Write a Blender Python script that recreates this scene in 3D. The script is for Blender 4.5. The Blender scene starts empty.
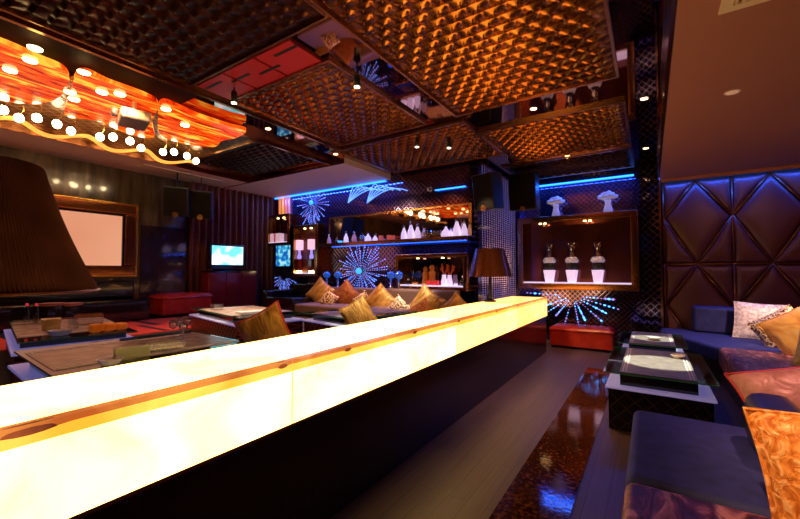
import bpy, math, random
from mathutils import Vector, Matrix, noise
random.seed(7)
C = bpy.context.scene.collection
PI = math.pi
# ---------------------------------------------------------------- camera
F_PX = 380.0; EYE = 1.4
th = math.atan2(250, F_PX); ph = math.atan2(12.5, F_PX)
cth, sth = math.cos(th), math.sin(th)
Fv = Vector((-sth*math.cos(ph), cth*math.cos(ph), math.sin(ph)))
Rv = Vector((cth, sth, 0)); Uv = Rv.cross(Fv)
cam = bpy.data.cameras.new('camera'); camo = bpy.data.objects.new('camera', cam); C.objects.link(camo)
cam.sensor_width = 36; cam.lens = 36*F_PX/800; cam.clip_start = 0.02
m = Matrix((Rv, Uv, -Fv)).transposed().to_4x4(); m.translation = (0, 0, EYE); camo.matrix_world = m
S = bpy.context.scene; S.camera = camo
S.view_settings.view_transform = 'Standard'; S.view_settings.look = 'None'
S.view_settings.exposure = 0; S.view_settings.gamma = 1
S.cycles.use_denoising = True
S.cycles.max_bounces = 8; S.cycles.diffuse_bounces = 3; S.cycles.glossy_bounces = 5; S.cycles.transparent_max_bounces = 12
S.cycles.sample_clamp_indirect = 4; S.cycles.caustics_reflective = False; S.cycles.caustics_refractive = False
def at(x, y, ax, v):
    "point of the room seen at x, y of the photograph on the plane ax = v"
    d = Fv + Rv*((x-400)/F_PX) + Uv*((259.5-y)/F_PX)
    i = 'XYZ'.index(ax); t = (v-(EYE if i == 2 else 0))/d[i]
    return Vector((d.x*t, d.y*t, EYE+d.z*t))
# ---------------------------------------------------------------- materials
def nmat(name):
    m = bpy.data.materials.new(name); m.use_nodes = True
    n = m.node_tree.nodes; return m, n, m.node_tree.links, n['Principled BSDF']
def mat(name, col, rough=.5, metal=0, emit=None, es=0, coat=0, sheen=0, spec=None):
    m, n, l, b = nmat(name)
    b.inputs['Base Color'].default_value = (*col, 1); b.inputs['Roughness'].default_value = rough
    b.inputs['Metallic'].default_value = metal; b.inputs['Coat Weight'].default_value = coat
    b.inputs['Sheen Weight'].default_value = sheen
    if spec is not None: b.inputs['Specular IOR Level'].default_value = spec
    if emit: b.inputs['Emission Color'].default_value = (*emit, 1); b.inputs['Emission Strength'].default_value = es
    return m
def math_(n, l, op, a, b=None, c=None):
    k = n.new('ShaderNodeMath'); k.operation = op
    for i, v in enumerate((a, b, c)):
        if v is None: continue
        if isinstance(v, (int, float)): k.inputs[i].default_value = v
        else: l.new(v, k.inputs[i])
    return k.outputs[0]
def ramp(n, l, fac, stops):
    r = n.new('ShaderNodeValToRGB'); e = r.color_ramp.elements
    while len(e) < len(stops): e.new(.5)
    for q, (p, c) in zip(e, stops): q.position = p; q.color = (*c, 1)
    l.new(fac, r.inputs[0]); return r.outputs[0]
def noisy(name, stops, scale=(5, 5, 5), rough=.5, bump=0, metal=0, detail=4, emit=0, coat=0, sheen=0, dist=0, rr=None, nscale=1, geo=False):
    m, n, l, b = nmat(name)
    tc = n.new('ShaderNodeTexCoord'); mp = n.new('ShaderNodeMapping'); mp.inputs['Scale'].default_value = scale
    if geo:
        g = n.new('ShaderNodeNewGeometry'); l.new(g.outputs['Position'], mp.inputs[0])
    else: l.new(tc.outputs['Object'], mp.inputs[0])
    t = n.new('ShaderNodeTexNoise'); t.inputs['Scale'].default_value = nscale; t.inputs['Detail'].default_value = detail; t.inputs['Distortion'].default_value = dist
    l.new(mp.outputs[0], t.inputs['Vector'])
    c = ramp(n, l, t.outputs[0], stops); l.new(c, b.inputs['Base Color'])
    b.inputs['Roughness'].default_value = rough; b.inputs['Metallic'].default_value = metal
    b.inputs['Coat Weight'].default_value = coat; b.inputs['Sheen Weight'].default_value = sheen
    if rr: l.new(math_(n, l, 'MULTIPLY_ADD', t.outputs[0], rr[1]-rr[0], rr[0]), b.inputs['Roughness'])
    if emit: l.new(c, b.inputs['Emission Color']); b.inputs['Emission Strength'].default_value = emit
    if bump:
        bp = n.new('ShaderNodeBump'); bp.inputs['Strength'].default_value = bump; bp.inputs['Distance'].default_value = .02
        l.new(t.outputs[0], bp.inputs['Height']); l.new(bp.outputs[0], b.inputs['Normal'])
    return m
def lattice(name, c0, c1, k, u='X', v='Z', rough=.12, metal=.9, bump=.3, thr=.25):
    "small diamond lattice pressed into dark mirror glass"
    m, n, l, b = nmat(name)
    g = n.new('ShaderNodeNewGeometry'); s = n.new('ShaderNodeSeparateXYZ'); l.new(g.outputs['Position'], s.inputs[0])
    a = math_(n, l, 'ADD', s.outputs[u], s.outputs[v]); d = math_(n, l, 'SUBTRACT', s.outputs[u], s.outputs[v])
    ab = lambda q: math_(n, l, 'ABSOLUTE', math_(n, l, 'SINE', math_(n, l, 'MULTIPLY', q, k)))
    p = math_(n, l, 'MINIMUM', ab(a), ab(d))
    col = ramp(n, l, p, [(.18, c1), (.38, c0)]); l.new(col, b.inputs['Base Color'])
    b.inputs['Roughness'].default_value = rough; b.inputs['Metallic'].default_value = metal
    bp = n.new('ShaderNodeBump'); bp.inputs['Strength'].default_value = bump; bp.inputs['Distance'].default_value = .01
    l.new(p, bp.inputs['Height']); l.new(bp.outputs[0], b.inputs['Normal'])
    return m
def glass(name, tint=(.8, .95, .9), g=.12, fr=.8):
    m, n, l, b = nmat(name); n.remove(b); o = n['Material Output']
    t = n.new('ShaderNodeBsdfTransparent'); t.inputs[0].default_value = (*tint, 1)
    s = n.new('ShaderNodeBsdfGlossy'); s.inputs['Roughness'].default_value = .03
    f = n.new('ShaderNodeLayerWeight'); f.inputs[0].default_value = .3
    mx = n.new('ShaderNodeMixShader'); l.new(math_(n, l, 'MULTIPLY_ADD', f.outputs['Fresnel'], fr, g), mx.inputs[0])
    l.new(t.outputs[0], mx.inputs[1]); l.new(s.outputs[0], mx.inputs[2]); l.new(mx.outputs[0], o.inputs[0]); return m
M = {}
M['mirror'] = mat('bronze_mirror', (.42, .27, .24), .03, 1)
M['mirror_dark'] = mat('dark_mirror', (.20, .12, .13), .05, 1)
M['gold_trim'] = mat('gold_trim', (.55, .27, .10), .25, 1)
M['bronze'] = mat('bronze_frame', (.46, .18, .07), .16, 1)
M['chrome'] = mat('chrome', (.7, .7, .75), .12, 1)
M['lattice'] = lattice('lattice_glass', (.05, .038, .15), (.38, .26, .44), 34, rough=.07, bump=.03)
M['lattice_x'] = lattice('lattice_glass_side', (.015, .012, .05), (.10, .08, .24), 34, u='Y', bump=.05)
M['lattice_c'] = lattice('lattice_ceiling', (.03, .012, .006), (.25, .10, .03), 22, v='Y', metal=.6, rough=.3)
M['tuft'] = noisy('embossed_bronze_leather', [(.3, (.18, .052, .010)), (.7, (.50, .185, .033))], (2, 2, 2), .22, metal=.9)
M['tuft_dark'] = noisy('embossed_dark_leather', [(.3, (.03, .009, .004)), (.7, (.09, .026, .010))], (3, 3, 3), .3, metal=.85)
def planks(name, c0, c1, w=.12):
    m, n, l, b = nmat(name)
    g = n.new('ShaderNodeNewGeometry'); mp = n.new('ShaderNodeMapping'); mp.inputs['Rotation'].default_value = (0, 0, PI/2)
    l.new(g.outputs['Position'], mp.inputs[0])
    br = n.new('ShaderNodeTexBrick'); br.inputs['Scale'].default_value = 1; br.inputs['Brick Width'].default_value = 1.1; br.inputs['Row Height'].default_value = w
    br.inputs['Mortar Size'].default_value = .002; br.inputs['Color1'].default_value = (*c0, 1); br.inputs['Color2'].default_value = (*c1, 1); br.inputs['Mortar'].default_value = (.01, .006, .006, 1)
    l.new(mp.outputs[0], br.inputs[0])
    mp2 = n.new('ShaderNodeMapping'); mp2.inputs['Scale'].default_value = (60, 2, 1); l.new(g.outputs['Position'], mp2.inputs[0])
    t = n.new('ShaderNodeTexNoise'); t.inputs['Scale'].default_value = 1; t.inputs['Detail'].default_value = 5; l.new(mp2.outputs[0], t.inputs['Vector'])
    mx = n.new('ShaderNodeMix'); mx.data_type = 'RGBA'; mx.blend_type = 'MULTIPLY'; mx.inputs[0].default_value = .7
    l.new(br.outputs[0], mx.inputs[6]); l.new(ramp(n, l, t.outputs[0], [(.3, (.45, .4, .4)), (.7, (1, 1, 1))]), mx.inputs[7])
    l.new(mx.outputs[2], b.inputs['Base Color']); b.inputs['Roughness'].default_value = .42
    return m
M['floor'] = planks('wood_planks', (.085, .052, .058), (.115, .070, .078))
M['mosaic'] = noisy('polished_mosaic', [(.35, (.030, .006, .004)), (.55, (.12, .032, .014)), (.7, (.25, .08, .03))], (1, 1, 1),   .05, bump=.02, detail=6, nscale=38, metal=.35, geo=True)
M['carpet'] = noisy('dark_carpet', [(.3, (.02, .008, .008)), (.7, (.05, .02, .015))], (9, 9, 9), .8)
M['ceil'] = mat('maroon_ceiling_paint', (.42, .17, .13), .6)
M['soffit'] = mat('beige_soffit_paint', (.86, .62, .54), .6)
M['black'] = mat('black_satin', (.012, .010, .012), .35)
M['blackgloss'] = mat('black_gloss', (.010, .007, .008), .12, coat=.5)
M['darkwall'] = noisy('polished_brown_stone', [(.3, (.035, .020, .010)), (.55, (.09, .055, .025)), (.75, (.16, .10, .05))], (9, 9, 1.2), .16, detail=6, coat=.5)
M['darkglass'] = noisy('smoked_glass', [(.3, (.015, .010, .016)), (.7, (.040, .018, .022))], (2, 2, 2), .08, coat=.4)
M['curtain'] = noisy('maroon_drape', [(.3, (.075, .012, .010)), (.7, (.17, .035, .02))], (6, 6, 2), .35)
M['ebony'] = noisy('ebony_veneer', [(.3, (.008, .004, .004)), (.7, (.032, .013, .012))], (2, 30, .7), .2, detail=6, coat=.1, geo=True)
M['redleather'] = noisy('red_leather', [(.3, (.42, .012, .006)), (.7, (.55, .03, .012))], (9, 9, 9), .25, coat=.3)
M['redlacquer'] = mat('red_lacquer', (.22, .012, .010), .15, coat=.6)
M['navy'] = noisy('navy_velvet', [(.3, (.012, .016, .11)), (.7, (.024, .028, .20))], (14, 14, 14), .75, bump=.1)
M['burgundy'] = noisy('crushed_burgundy_velvet', [(.38, (.040, .008, .016)), (.52, (.16, .035, .05)), (.66, (.50, .20, .20))], (10, 4, 10), .45, detail=3, bump=.5, dist=2.2)
M['white'] = mat('white_ceramic', (.80, .76, .80), .25)
M['whitelit'] = mat('backlit_white_shelf', (.8, .8, .85), .3, emit=(.75, .62, 1), es=.9)
M['ledge'] = mat('white_ledge', (.62, .58, .68), .25, emit=(.35, .33, 1), es=.22)
M['frost'] = noisy('frosted_glass_inlay', [(.35, (.11, .10, .11)), (.65, (.20, .18, .18))], (14, 14, 14), .4)
M['frost_reflect'] = noisy('painted_reflection_inlay', [(.35, (.34, .23, .17)), (.65, (.52, .38, .28))], (14, 14, 14), .25)  # tan imitates the ceiling's reflection in the lounge table tops
M['glass'] = glass('greenish_glass'); M['clear'] = glass('clear_glass', (.90, .92, .96), .20, .4)
M['glassedge'] = mat('green_glass_edge', (.05, .22, .14), .1)
M['blueled'] = mat('blue_led', (0, .1, .3), .4, emit=(.015, .17, 1), es=5)
M['fire_b'] = mat('blue_led_dots', (0, .1, .3), .4, emit=(.12, .28, 1), es=2.0)
M['fire_hot'] = mat('bright_blue_led_dots', (0, .1, .3), .4, emit=(.06, .30, 1), es=5)
M['fire_v'] = mat('violet_led_dots', (.1, .1, .3), .4, emit=(.42, .30, 1), es=1.0)
M['fire_c'] = mat('cyan_led_hub', (0, .2, .3), .3, emit=(.06, .45, 1), es=1.2)
M['orange'] = mat('orange_led', (.5, .1, .02), .4, emit=(1, .25, .03), es=1.2)
M['bulb'] = mat('lit_bulb', (1, .9, .7), .4, emit=(1, .72, .38), es=45)
M['lamp'] = mat('lit_downlight', (1, .9, .7), .4, emit=(1, .70, .28), es=9)
M['spotlit'] = mat('lit_spotlight_lens', (1, 1, .8), .4, emit=(1, .95, .6), es=12)
M['grille'] = mat('vent_grille', (.9, .72, .55), .5)
M['orangeplastic'] = mat('orange_plastic', (.9, .20, .01), .35, emit=(1, .2, 0), es=.1)
M['pinkcandle'] = mat('pink_candle', (.75, .22, .20), .4, emit=(1, .15, .12), es=.25)
M['redcandle'] = mat('red_candle', (.7, .04, .05), .3, emit=(1, .05, .06), es=.35)
M['gold'] = mat('polished_gold', (.85, .48, .10), .2, 1)
M['coral'] = mat('red_coral', (.65, .10, .03), .5)
M['amber'] = mat('amber_carved_wood', (.55, .18, .03), .4)
M['leaf'] = mat('black_foliage', (.015, .02, .015), .4)
M['redback'] = mat('dark_red_mirror_glass', (.20, .05, .04), .08, .7)
M['petal'] = mat('white_petals', (.85, .78, .80), .6, emit=(.7, .6, 1), es=.12)  # faint violet emission painted in to keep the petals white
M['projector'] = mat('cream_projector', (.9, .75, .6), .4)
M['lens'] = mat('grey_violet_plastic', (.25, .20, .28), .3)
def fabric(name, stops, scale, metal=.3, rough=.45, detail=3, dist=1.5, bump=.5):
    return noisy(name, stops, scale, rough, bump=bump, metal=metal, detail=detail, dist=dist)
M['goldcloth'] = fabric('crinkled_gold_cloth', [(.3, (.20, .085, .015)), (.6, (.58, .30, .07)), (.8, (.85, .55, .20))], (26, 6, 5))
M['leopard'] = fabric('leopard_sequin_cloth', [(.44, (.12, .03, .02)), (.50, (.70, .48, .32)), (.7, (.90, .75, .62))], (45, 45, 45), detail=1, dist=0, bump=.2)
M['browncloth'] = fabric('brown_satin', [(.3, (.16, .04, .012)), (.7, (.42, .14, .04))], (8, 8, 8))
M['orangecloth'] = fabric('crushed_orange_velvet', [(.36, (.50, .13, .02)), (.52, (.75, .27, .05)), (.64, (.85, .45, .22))], (16, 16, 16), detail=2, dist=2.5, metal=.1, bump=.6)
M['peach'] = fabric('peach_satin', [(.36, (.42, .16, .12)), (.6, (.62, .30, .22)), (.8, (.75, .45, .35))], (7, 7, 7), metal=.1)
M['lilac'] = fabric('pale_sequin_cloth', [(.4, (.66, .50, .60)), (.6, (.95, .85, .9))], (30, 30, 30), metal=.1, detail=2, dist=0, bump=.4)
M['cream'] = fabric('cream_cloth', [(.4, (.60, .40, .20)), (.6, (.80, .62, .38))], (9, 9, 9), metal=0)
M['goldor'] = fabric('gold_orange_satin', [(.3, (.55, .18, .04)), (.5, (.80, .42, .10)), (.7, (.85, .62, .35))], (3, 3, 3), metal=.2)
M['uplitpaint'] = mat('white_glass_painted_uplight', (.85, .8, .85), .25, emit=(.80, .60, 1), es=.75)  # emission stands in for uplight on pots, bottles and vases
M['redpipe'] = mat('red_piping', (.55, .03, .02), .5)
M['seatcloth'] = mat('taupe_sofa_cloth', (.16, .09, .08), .7)

def onyx(name, k, c0, c1):
    m, n, l, b = nmat(name)
    g = n.new('ShaderNodeNewGeometry'); t = n.new('ShaderNodeTexNoise'); t.inputs['Scale'].default_value = 3.2; t.inputs['Detail'].default_value = 7; t.inputs['Distortion'].default_value = .8
    l.new(g.outputs['Position'], t.inputs['Vector'])
    c = ramp(n, l, t.outputs[0], [(.30, c0), (.62, c1)])
    l.new(c, b.inputs['Base Color']); l.new(c, b.inputs['Emission Color']); b.inputs['Emission Strength'].default_value = k
    b.inputs['Roughness'].default_value = .2; return m
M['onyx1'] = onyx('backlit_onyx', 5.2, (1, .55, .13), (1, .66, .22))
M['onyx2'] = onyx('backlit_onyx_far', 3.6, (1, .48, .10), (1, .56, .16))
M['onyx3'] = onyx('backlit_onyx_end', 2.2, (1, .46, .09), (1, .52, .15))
M['onyxedge'] = onyx('amber_onyx_joint', 1.0, (.55, .12, .02), (.95, .32, .06))
M['onyxyel'] = onyx('yellow_onyx_band', 1.35, (1, .42, .03), (1, .66, .10))
M['onyxdark'] = onyx('dark_onyx_knot', .8, (.16, .03, .015), (.6, .14, .04))

def screen_mat(name, stops, sc, es):
    m, n, l, b = nmat(name); tc = n.new('ShaderNodeTexCoord'); t = n.new('ShaderNodeTexNoise'); t.inputs['Scale'].default_value = sc
    l.new(tc.outputs['Object'], t.inputs['Vector']); c = ramp(n, l, t.outputs[0], stops)
    b.inputs['Base Color'].default_value = (.02, .02, .02, 1); l.new(c, b.inputs['Emission Color']); b.inputs['Emission Strength'].default_value = es
    b.inputs['Roughness'].default_value = .3; return m
M['peachscreen'] = screen_mat('peach_lit_screen', [(.3, (.86, .30, .16)), (.7, (.95, .42, .24))], .6, .85)
M['tvscreen'] = screen_mat('cyan_tv_screen', [(.42, (.15, .75, .85)), (.58, (.9, 1, 1))], 3.5, 1.5)
M['tvreflection'] = screen_mat('painted_tv_reflection', [(.42, (.01, .12, .55)), (.52, (.05, .55, .85)), (.62, (.5, .9, 1))], 9, .9)  # glowing pattern imitates the television mirrored in the wall glass
def glow_glass():
    m, n, l, b = nmat('glowing_red_glass')
    g = n.new('ShaderNodeNewGeometry'); mp = n.new('ShaderNodeMapping'); mp.inputs['Scale'].default_value = (11, 2.2, 1); mp.inputs['Rotation'].default_value = (0, 0, .25)
    l.new(g.outputs['Position'], mp.inputs[0]); t = n.new('ShaderNodeTexNoise'); t.inputs['Scale'].default_value = 1; t.inputs['Detail'].default_value = 6; t.inputs['Distortion'].default_value = 1.2
    l.new(mp.outputs[0], t.inputs['Vector'])
    c = ramp(n, l, t.outputs[0], [(.38, (.28, .008, .001)), (.46, (.95, .04, .002)), (.55, (1, .12, .004)), (.63, (1, .50, .04))])
    b.inputs['Base Color'].default_value = (.03, .003, .001, 1); b.inputs['Specular IOR Level'].default_value = .15; l.new(c, b.inputs['Emission Color']); b.inputs['Emission Strength'].default_value = 1.25
    b.inputs['Roughness'].default_value = .15; return m
M['glow'] = glow_glass()
def pleat_mat():
    m, n, l, b = nmat('pleated_brown_silk')
    tc = n.new('ShaderNodeTexCoord'); t = n.new('ShaderNodeTexNoise'); t.inputs['Scale'].default_value = 6; l.new(tc.outputs['Object'], t.inputs['Vector'])
    l.new(ramp(n, l, t.outputs[0], [(.3, (.045, .014, .010)), (.7, (.085, .026, .018))]), b.inputs['Base Color']); b.inputs['Roughness'].default_value = .30
    return m
M['pleat'] = pleat_mat()
M['shade'] = mat('brown_satin_shade', (.14, .045, .02), .22, .7)
M['rug'] = mat('red_rug', (.62, .05, .025), .8); M['rugblack'] = mat('black_rug_stripe', (.02, .01, .01), .8)
M['paddedwall'] = mat('padded_brown_leather', (.11, .032, .030), .42)
M['piping'] = mat('bronze_leather_piping', (.20, .075, .035), .28, .5)
M['basket'] = lattice('basket_weave_side', (.10, .02, .01), (.42, .12, .05), 34, u='X', metal=.4, rough=.3)
M['embossed'] = lattice('embossed_black_side', (.014, .009, .009), (.035, .02, .015), 24, u='X', metal=.5, rough=.18)

# ---------------------------------------------------------------- mesh helpers
class MB:
    def __init__(s): s.v = []; s.f = []
    def add(s, vs, fs, T=None):
        k = len(s.v); s.v += [tuple(T @ Vector(p)) if T else tuple(p) for p in vs]; s.f += [tuple(i+k for i in f) for f in fs]; return s
    def box(s, a, b, T=None):
        x0, y0, z0 = a; x1, y1, z1 = b
        return s.add([(x0,y0,z0),(x1,y0,z0),(x1,y1,z0),(x0,y1,z0),(x0,y0,z1),(x1,y0,z1),(x1,y1,z1),(x0,y1,z1)],
              [(0,3,2,1),(4,5,6,7),(0,1,5,4),(1,2,6,5),(2,3,7,6),(3,0,4,7)], T)
    def lathe(s, prof, c=(0,0,0), seg=20, T=None, cap=True):
        vs = []; fs = []
        for r, z in prof:
            for i in range(seg): a = 2*PI*i/seg; vs.append((c[0]+r*math.cos(a), c[1]+r*math.sin(a), c[2]+z))
        for j in range(len(prof)-1):
            for i in range(seg): k = (i+1) % seg; fs.append((j*seg+i, j*seg+k, (j+1)*seg+k, (j+1)*seg+i))
        if cap: fs.append(tuple(range(seg))[::-1]); fs.append(tuple((len(prof)-1)*seg+i for i in range(seg)))
        return s.add(vs, fs, T)
    def ball(s, c, r, seg=12, n=8, sz=1):
        return s.lathe([(max(r*math.sin(PI*i/n), 1e-4), -r*sz*math.cos(PI*i/n)) for i in range(n+1)], c, seg)
    def tube(s, pts, r, seg=8, closed=False):
        pts = [Vector(p) for p in pts]; n = len(pts); vs = []; fs = []
        for i, p in enumerate(pts):
            if closed: d = pts[(i+1) % n]-pts[i-1]
            else: d = pts[min(i+1, n-1)]-pts[max(i-1, 0)]
            d.normalize(); q = d.orthogonal().normalized() if i == 0 else (q-d*q.dot(d)).normalized(); w = d.cross(q)
            for k in range(seg): a = 2*PI*k/seg; vs.append(p+q*(r*math.cos(a))+w*(r*math.sin(a)))
        for i in range(n if closed else n-1):
            j = (i+1) % n
            for k in range(seg): e = (k+1) % seg; fs.append((i*seg+k, i*seg+e, j*seg+e, j*seg+k))
        if not closed: fs.append(tuple(range(seg))[::-1]); fs.append(tuple((n-1)*seg+k for k in range(seg)))
        return s.add(vs, fs)
    def grid(s, fn, nu, nv, wrap=False):
        vs = [fn(i/nu, j/nv) for j in range(nv+1) for i in range(nu+1)]
        return s.add(vs, [(j*(nu+1)+i, j*(nu+1)+i+1, (j+1)*(nu+1)+i+1, (j+1)*(nu+1)+i) for j in range(nv) for i in range(nu)])
    def prism(s, poly, vec):
        n = len(poly); vec = Vector(vec); P = [Vector(p) for p in poly]
        return s.add(P+[p+vec for p in P], [tuple(range(n)), tuple(range(2*n-1, n-1, -1))]+[(i, i+n, (i+1) % n+n, (i+1) % n) for i in range(n)])
    def mesh(s, name, mt, smooth=False):
        me = bpy.data.meshes.new(name); me.from_pydata(s.v, [], s.f); me.validate()
        if smooth: me.polygons.foreach_set('use_smooth', [True]*len(me.polygons))
        me.materials.append(mt if not isinstance(mt, str) else M[mt]); me.update()
        import bmesh
        b = bmesh.new(); b.from_mesh(me); bmesh.ops.recalc_face_normals(b, faces=b.faces); b.to_mesh(me); b.free()
        return me
def part(name, mb, mt, parent=None, smooth=False, bevel=0, label=None):
    o = bpy.data.objects.new(name, mb.mesh(name, mt, smooth)); C.objects.link(o)
    if parent is not None:
        o.parent = parent
        p = parent
        off = Vector((0, 0, 0))
        while p is not None:
            if p.type == 'EMPTY': off += p.location
            p = p.parent
        if parent.type == 'EMPTY' and parent.get('_world'): o.location = -parent.location
    if bevel:
        b = o.modifiers.new('bevel', 'BEVEL'); b.width = bevel; b.segments = 3; b.limit_method = 'ANGLE'
        o.data.polygons.foreach_set('use_smooth', [True]*len(o.data.polygons))
        w = o.modifiers.new('normals', 'WEIGHTED_NORMAL')
    if label: o['label'] = label
    return o
def tag(o, label, cat, group=None, kind=None):
    o['label'] = label; o['category'] = cat
    if group: o['group'] = group
    if kind: o['kind'] = kind
    return o
def thing(name, label, cat, loc=(0, 0, 0), rz=0, group=None, world=False):
    "world: its parts are given in room coordinates; else in coordinates about loc"
    o = bpy.data.objects.new(name, None); C.objects.link(o); o.location = loc; o.rotation_euler = (0, 0, rz); o.empty_display_size = .1
    tag(o, label, cat, group)
    if world: o['_world'] = 1
    return o
def struct(name, mb, mt, parent=None, smooth=False, bevel=0):
    o = part(name, mb, mt, parent, smooth, bevel)
    if parent is None: o['kind'] = 'structure'
    return o
def dup(o, loc=None, rz=None, label=None, parent=None):
    c = o.copy(); C.objects.link(c)
    if parent is not None: c.parent = parent
    if loc is not None: c.location = loc
    if rz is not None: c.rotation_euler = (0, 0, rz)
    if label: c['label'] = label
    for ch in [q for q in bpy.data.objects if q.parent == o]: dup(ch, parent=c)
    return c
def B(a, b): return MB().box(a, b)

# ---------------------------------------------------------------- the room
ZP = .60; ZC = 3.30; YW = 8.2; YL = 6.05; XL = -7.7; XR = 2.6; YB = -1.6; ZS = 3.2; ZR = 3.0; ZF = .80
struct('floor', B((-2.2, YB, -.1), (XR, YW, 0)), 'floor')
struct('floor_lounge', B((XL, YB, -.1), (-2.205, YL+.05, ZP)), 'carpet')
struct('trim_1', B((-.79, YB, 0), (-.41, 6.2, .006)), 'mosaic')
struct('wall_left', B((XL-.15, YB, -.1), (XL, YL+.1, ZC+.2)), 'darkwall')
struct('wall_rear', B((XL-.15, YB-.15, -.1), (XR+.15, YB, ZC+.2)), 'darkglass')
struct('wall_right', B((XR, YB, -.1), (XR+.15, YW+.15, ZC+.2)), 'curtain')
struct('wall_back_lounge', B((XL-.15, YL, -.1), (-2.56, YL+.12, ZC+.2)), 'lattice')
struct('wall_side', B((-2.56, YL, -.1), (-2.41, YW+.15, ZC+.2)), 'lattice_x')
struct('wall_back', B((-2.41, YW, -.1), (XR+.15, YW+.15, ZC+.2)), 'lattice')
struct('ceiling', B((XL-.15, YB-.15, ZC), (.16, YW+.15, ZC+.12)), 'mirror')
cr = struct('ceiling_right', B((.16, YB, ZR), (XR, YW, ZC+.12)), 'ceil', bevel=.01)
struct('trim_2', B((.135, YB, ZR-.004), (.16, YW-.1, ZC)), 'bronze')
# painted soffit over the lounge
struct('ceiling_soffit', MB().box((XL, YB, ZS), (-6.72, YL, ZC)).box((-6.72, 4.68, ZS), (-4.2, YL, ZC)), 'soffit')
# pilaster at the right end of the back wall
struct('trim_3', B((-.12, 8.06, 0), (.15, YW, ZC)), lattice('pilaster_lattice', (.03, .022, .07), (.42, .28, .38), 26, rough=.07, bump=.03))
struct('trim_4', MB().box((.15, 8.03, 0), (.18, YW, ZR)), 'bronze')
# tufted ceiling panels
def tufted(name, x0, y0, x1, y1, mt, label, z=ZC, cell=.16, amp=.040):
    x0, y0, x1, y1 = x0*.988, y0*.988, x1*.988, y1*.988
    nx = max(2, round((x1-x0)/cell)); ny = max(2, round((y1-y0)/(cell*.68))); q = 8
    def h(u, v):
        a = u*nx; b = v*ny; k = int(b) & 1
        a = a+.5*k if True else a
        fa = a-math.floor(a); fb = b-math.floor(b)
        edge = min(1, u*nx*1.5, (1-u)*nx*1.5, v*ny*1.5, (1-v)*ny*1.5)
        e = math.sin(PI*fa)**.8*(1-fb)**1.3*(min(1, fb*9))
        return z-.012-amp*e*max(edge, 0)
    mb = MB().grid(lambda u, v: (x0+(x1-x0)*u, y0+(y1-y0)*v, h(min(max(u, 0), .9999), min(max(v, 0), .9999))), nx*q, ny*q)
    # studs
    for j in range(ny):
        for i in range(nx):
            cx = x0+(i+(0 if j & 1 else .5))*(x1-x0)/nx; cy = y0+(j+.12)*(y1-y0)/ny
            mb.add([(cx-.007, cy-.007, z-.017-amp), (cx+.007, cy-.007, z-.017-amp), (cx+.007, cy+.007, z-.017-amp), (cx-.007, cy+.007, z-.017-amp), (cx, cy, z-.030-amp)], [(0,1,4),(1,2,4),(2,3,4),(3,0,4)])
    t = thing('tufted_ceiling_panel', label, 'ceiling panel', ((x0+x1)/2, (y0+y1)/2, z), world=True)
    part('embossed_leather', mb, mt, t, smooth=True)
    w = .022; fr = MB()
    for a, b in (((x0-w, y0-w), (x1+w, y0)), ((x0-w, y1), (x1+w, y1+w)), ((x0-w, y0), (x0, y1)), ((x1, y0), (x1+w, y1))):
        fr.box((a[0], a[1], z-.034), (b[0], b[1], z+.001))
    part('trim_frame', fr, 'gold_trim', t)
tufted('a', -1.93, .5, -.24, 4.18, 'tuft', 'large bronze embossed ceiling panel nearest the plain maroon ceiling, foremost of the right row')
tufted('b', -1.90, 4.86, -.22, 6.58, 'tuft', 'bronze embossed ceiling panel in front of the lit shelf niche with three potted plants')
tufted('c', -3.84, 2.45, -2.38, 4.20, 'tuft', 'bronze embossed ceiling panel between the glowing red ceiling glass and the middle mirror strip')
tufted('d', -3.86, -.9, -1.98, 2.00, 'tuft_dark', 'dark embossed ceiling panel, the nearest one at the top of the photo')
tufted('f', -4.05, 4.40, -1.95, 5.98, 'tuft', 'small embossed ceiling panel in front of the mirror shelf with white bottles')
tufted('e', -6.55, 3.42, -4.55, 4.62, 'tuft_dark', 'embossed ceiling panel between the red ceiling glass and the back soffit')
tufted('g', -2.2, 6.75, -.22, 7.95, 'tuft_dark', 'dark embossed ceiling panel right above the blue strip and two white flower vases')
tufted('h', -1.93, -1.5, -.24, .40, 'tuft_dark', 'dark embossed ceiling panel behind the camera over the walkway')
rt = thing('painted_rug_reflection', 'painted reflection of the striped red rug in the ceiling between the near dark panel and the middle panel', 'ceiling panel', (-3.1, 2.2, ZC), world=True)  # coloured strips stand in for the rug mirrored in the ceiling
for k in range(3): part('rug_reflection_strip', B((-3.80+k*.47, 2.035, ZC-.02), (-3.36+k*.47, 2.395, ZC-.001)), mat('red_rug_reflection_%d' % k, (.45, .02, .025), .3), rt)
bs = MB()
for k in range(4): part('rug_reflection_stripe', B((-3.78+k*.36, 2.10+.06*(k % 3), ZC-.023), (-3.50+k*.36, 2.13+.06*(k % 3), ZC-.02)), 'black', rt)
# dark lattice field above the glowing glass
struct('ceiling_lattice', B((-6.70, YB, ZC-.02), (-4.53, 3.38, ZC-.001)), 'lattice_c')
struct('trim_5', MB().box((-4.53, YB, ZC-.09), (-4.49, 4.7, ZC)), 'bronze')
struct('trim_6', MB().box((-3.93, YB, ZC-.05), (-3.89, 4.35, ZC)), 'gold_trim')
struct('trim_7', MB().box((XL, 4.66, ZS-.01), (-4.18, 4.68, ZC)).box((-6.72, YB, ZS-.01), (-6.70, 4.66, ZC)), 'bronze')

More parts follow.
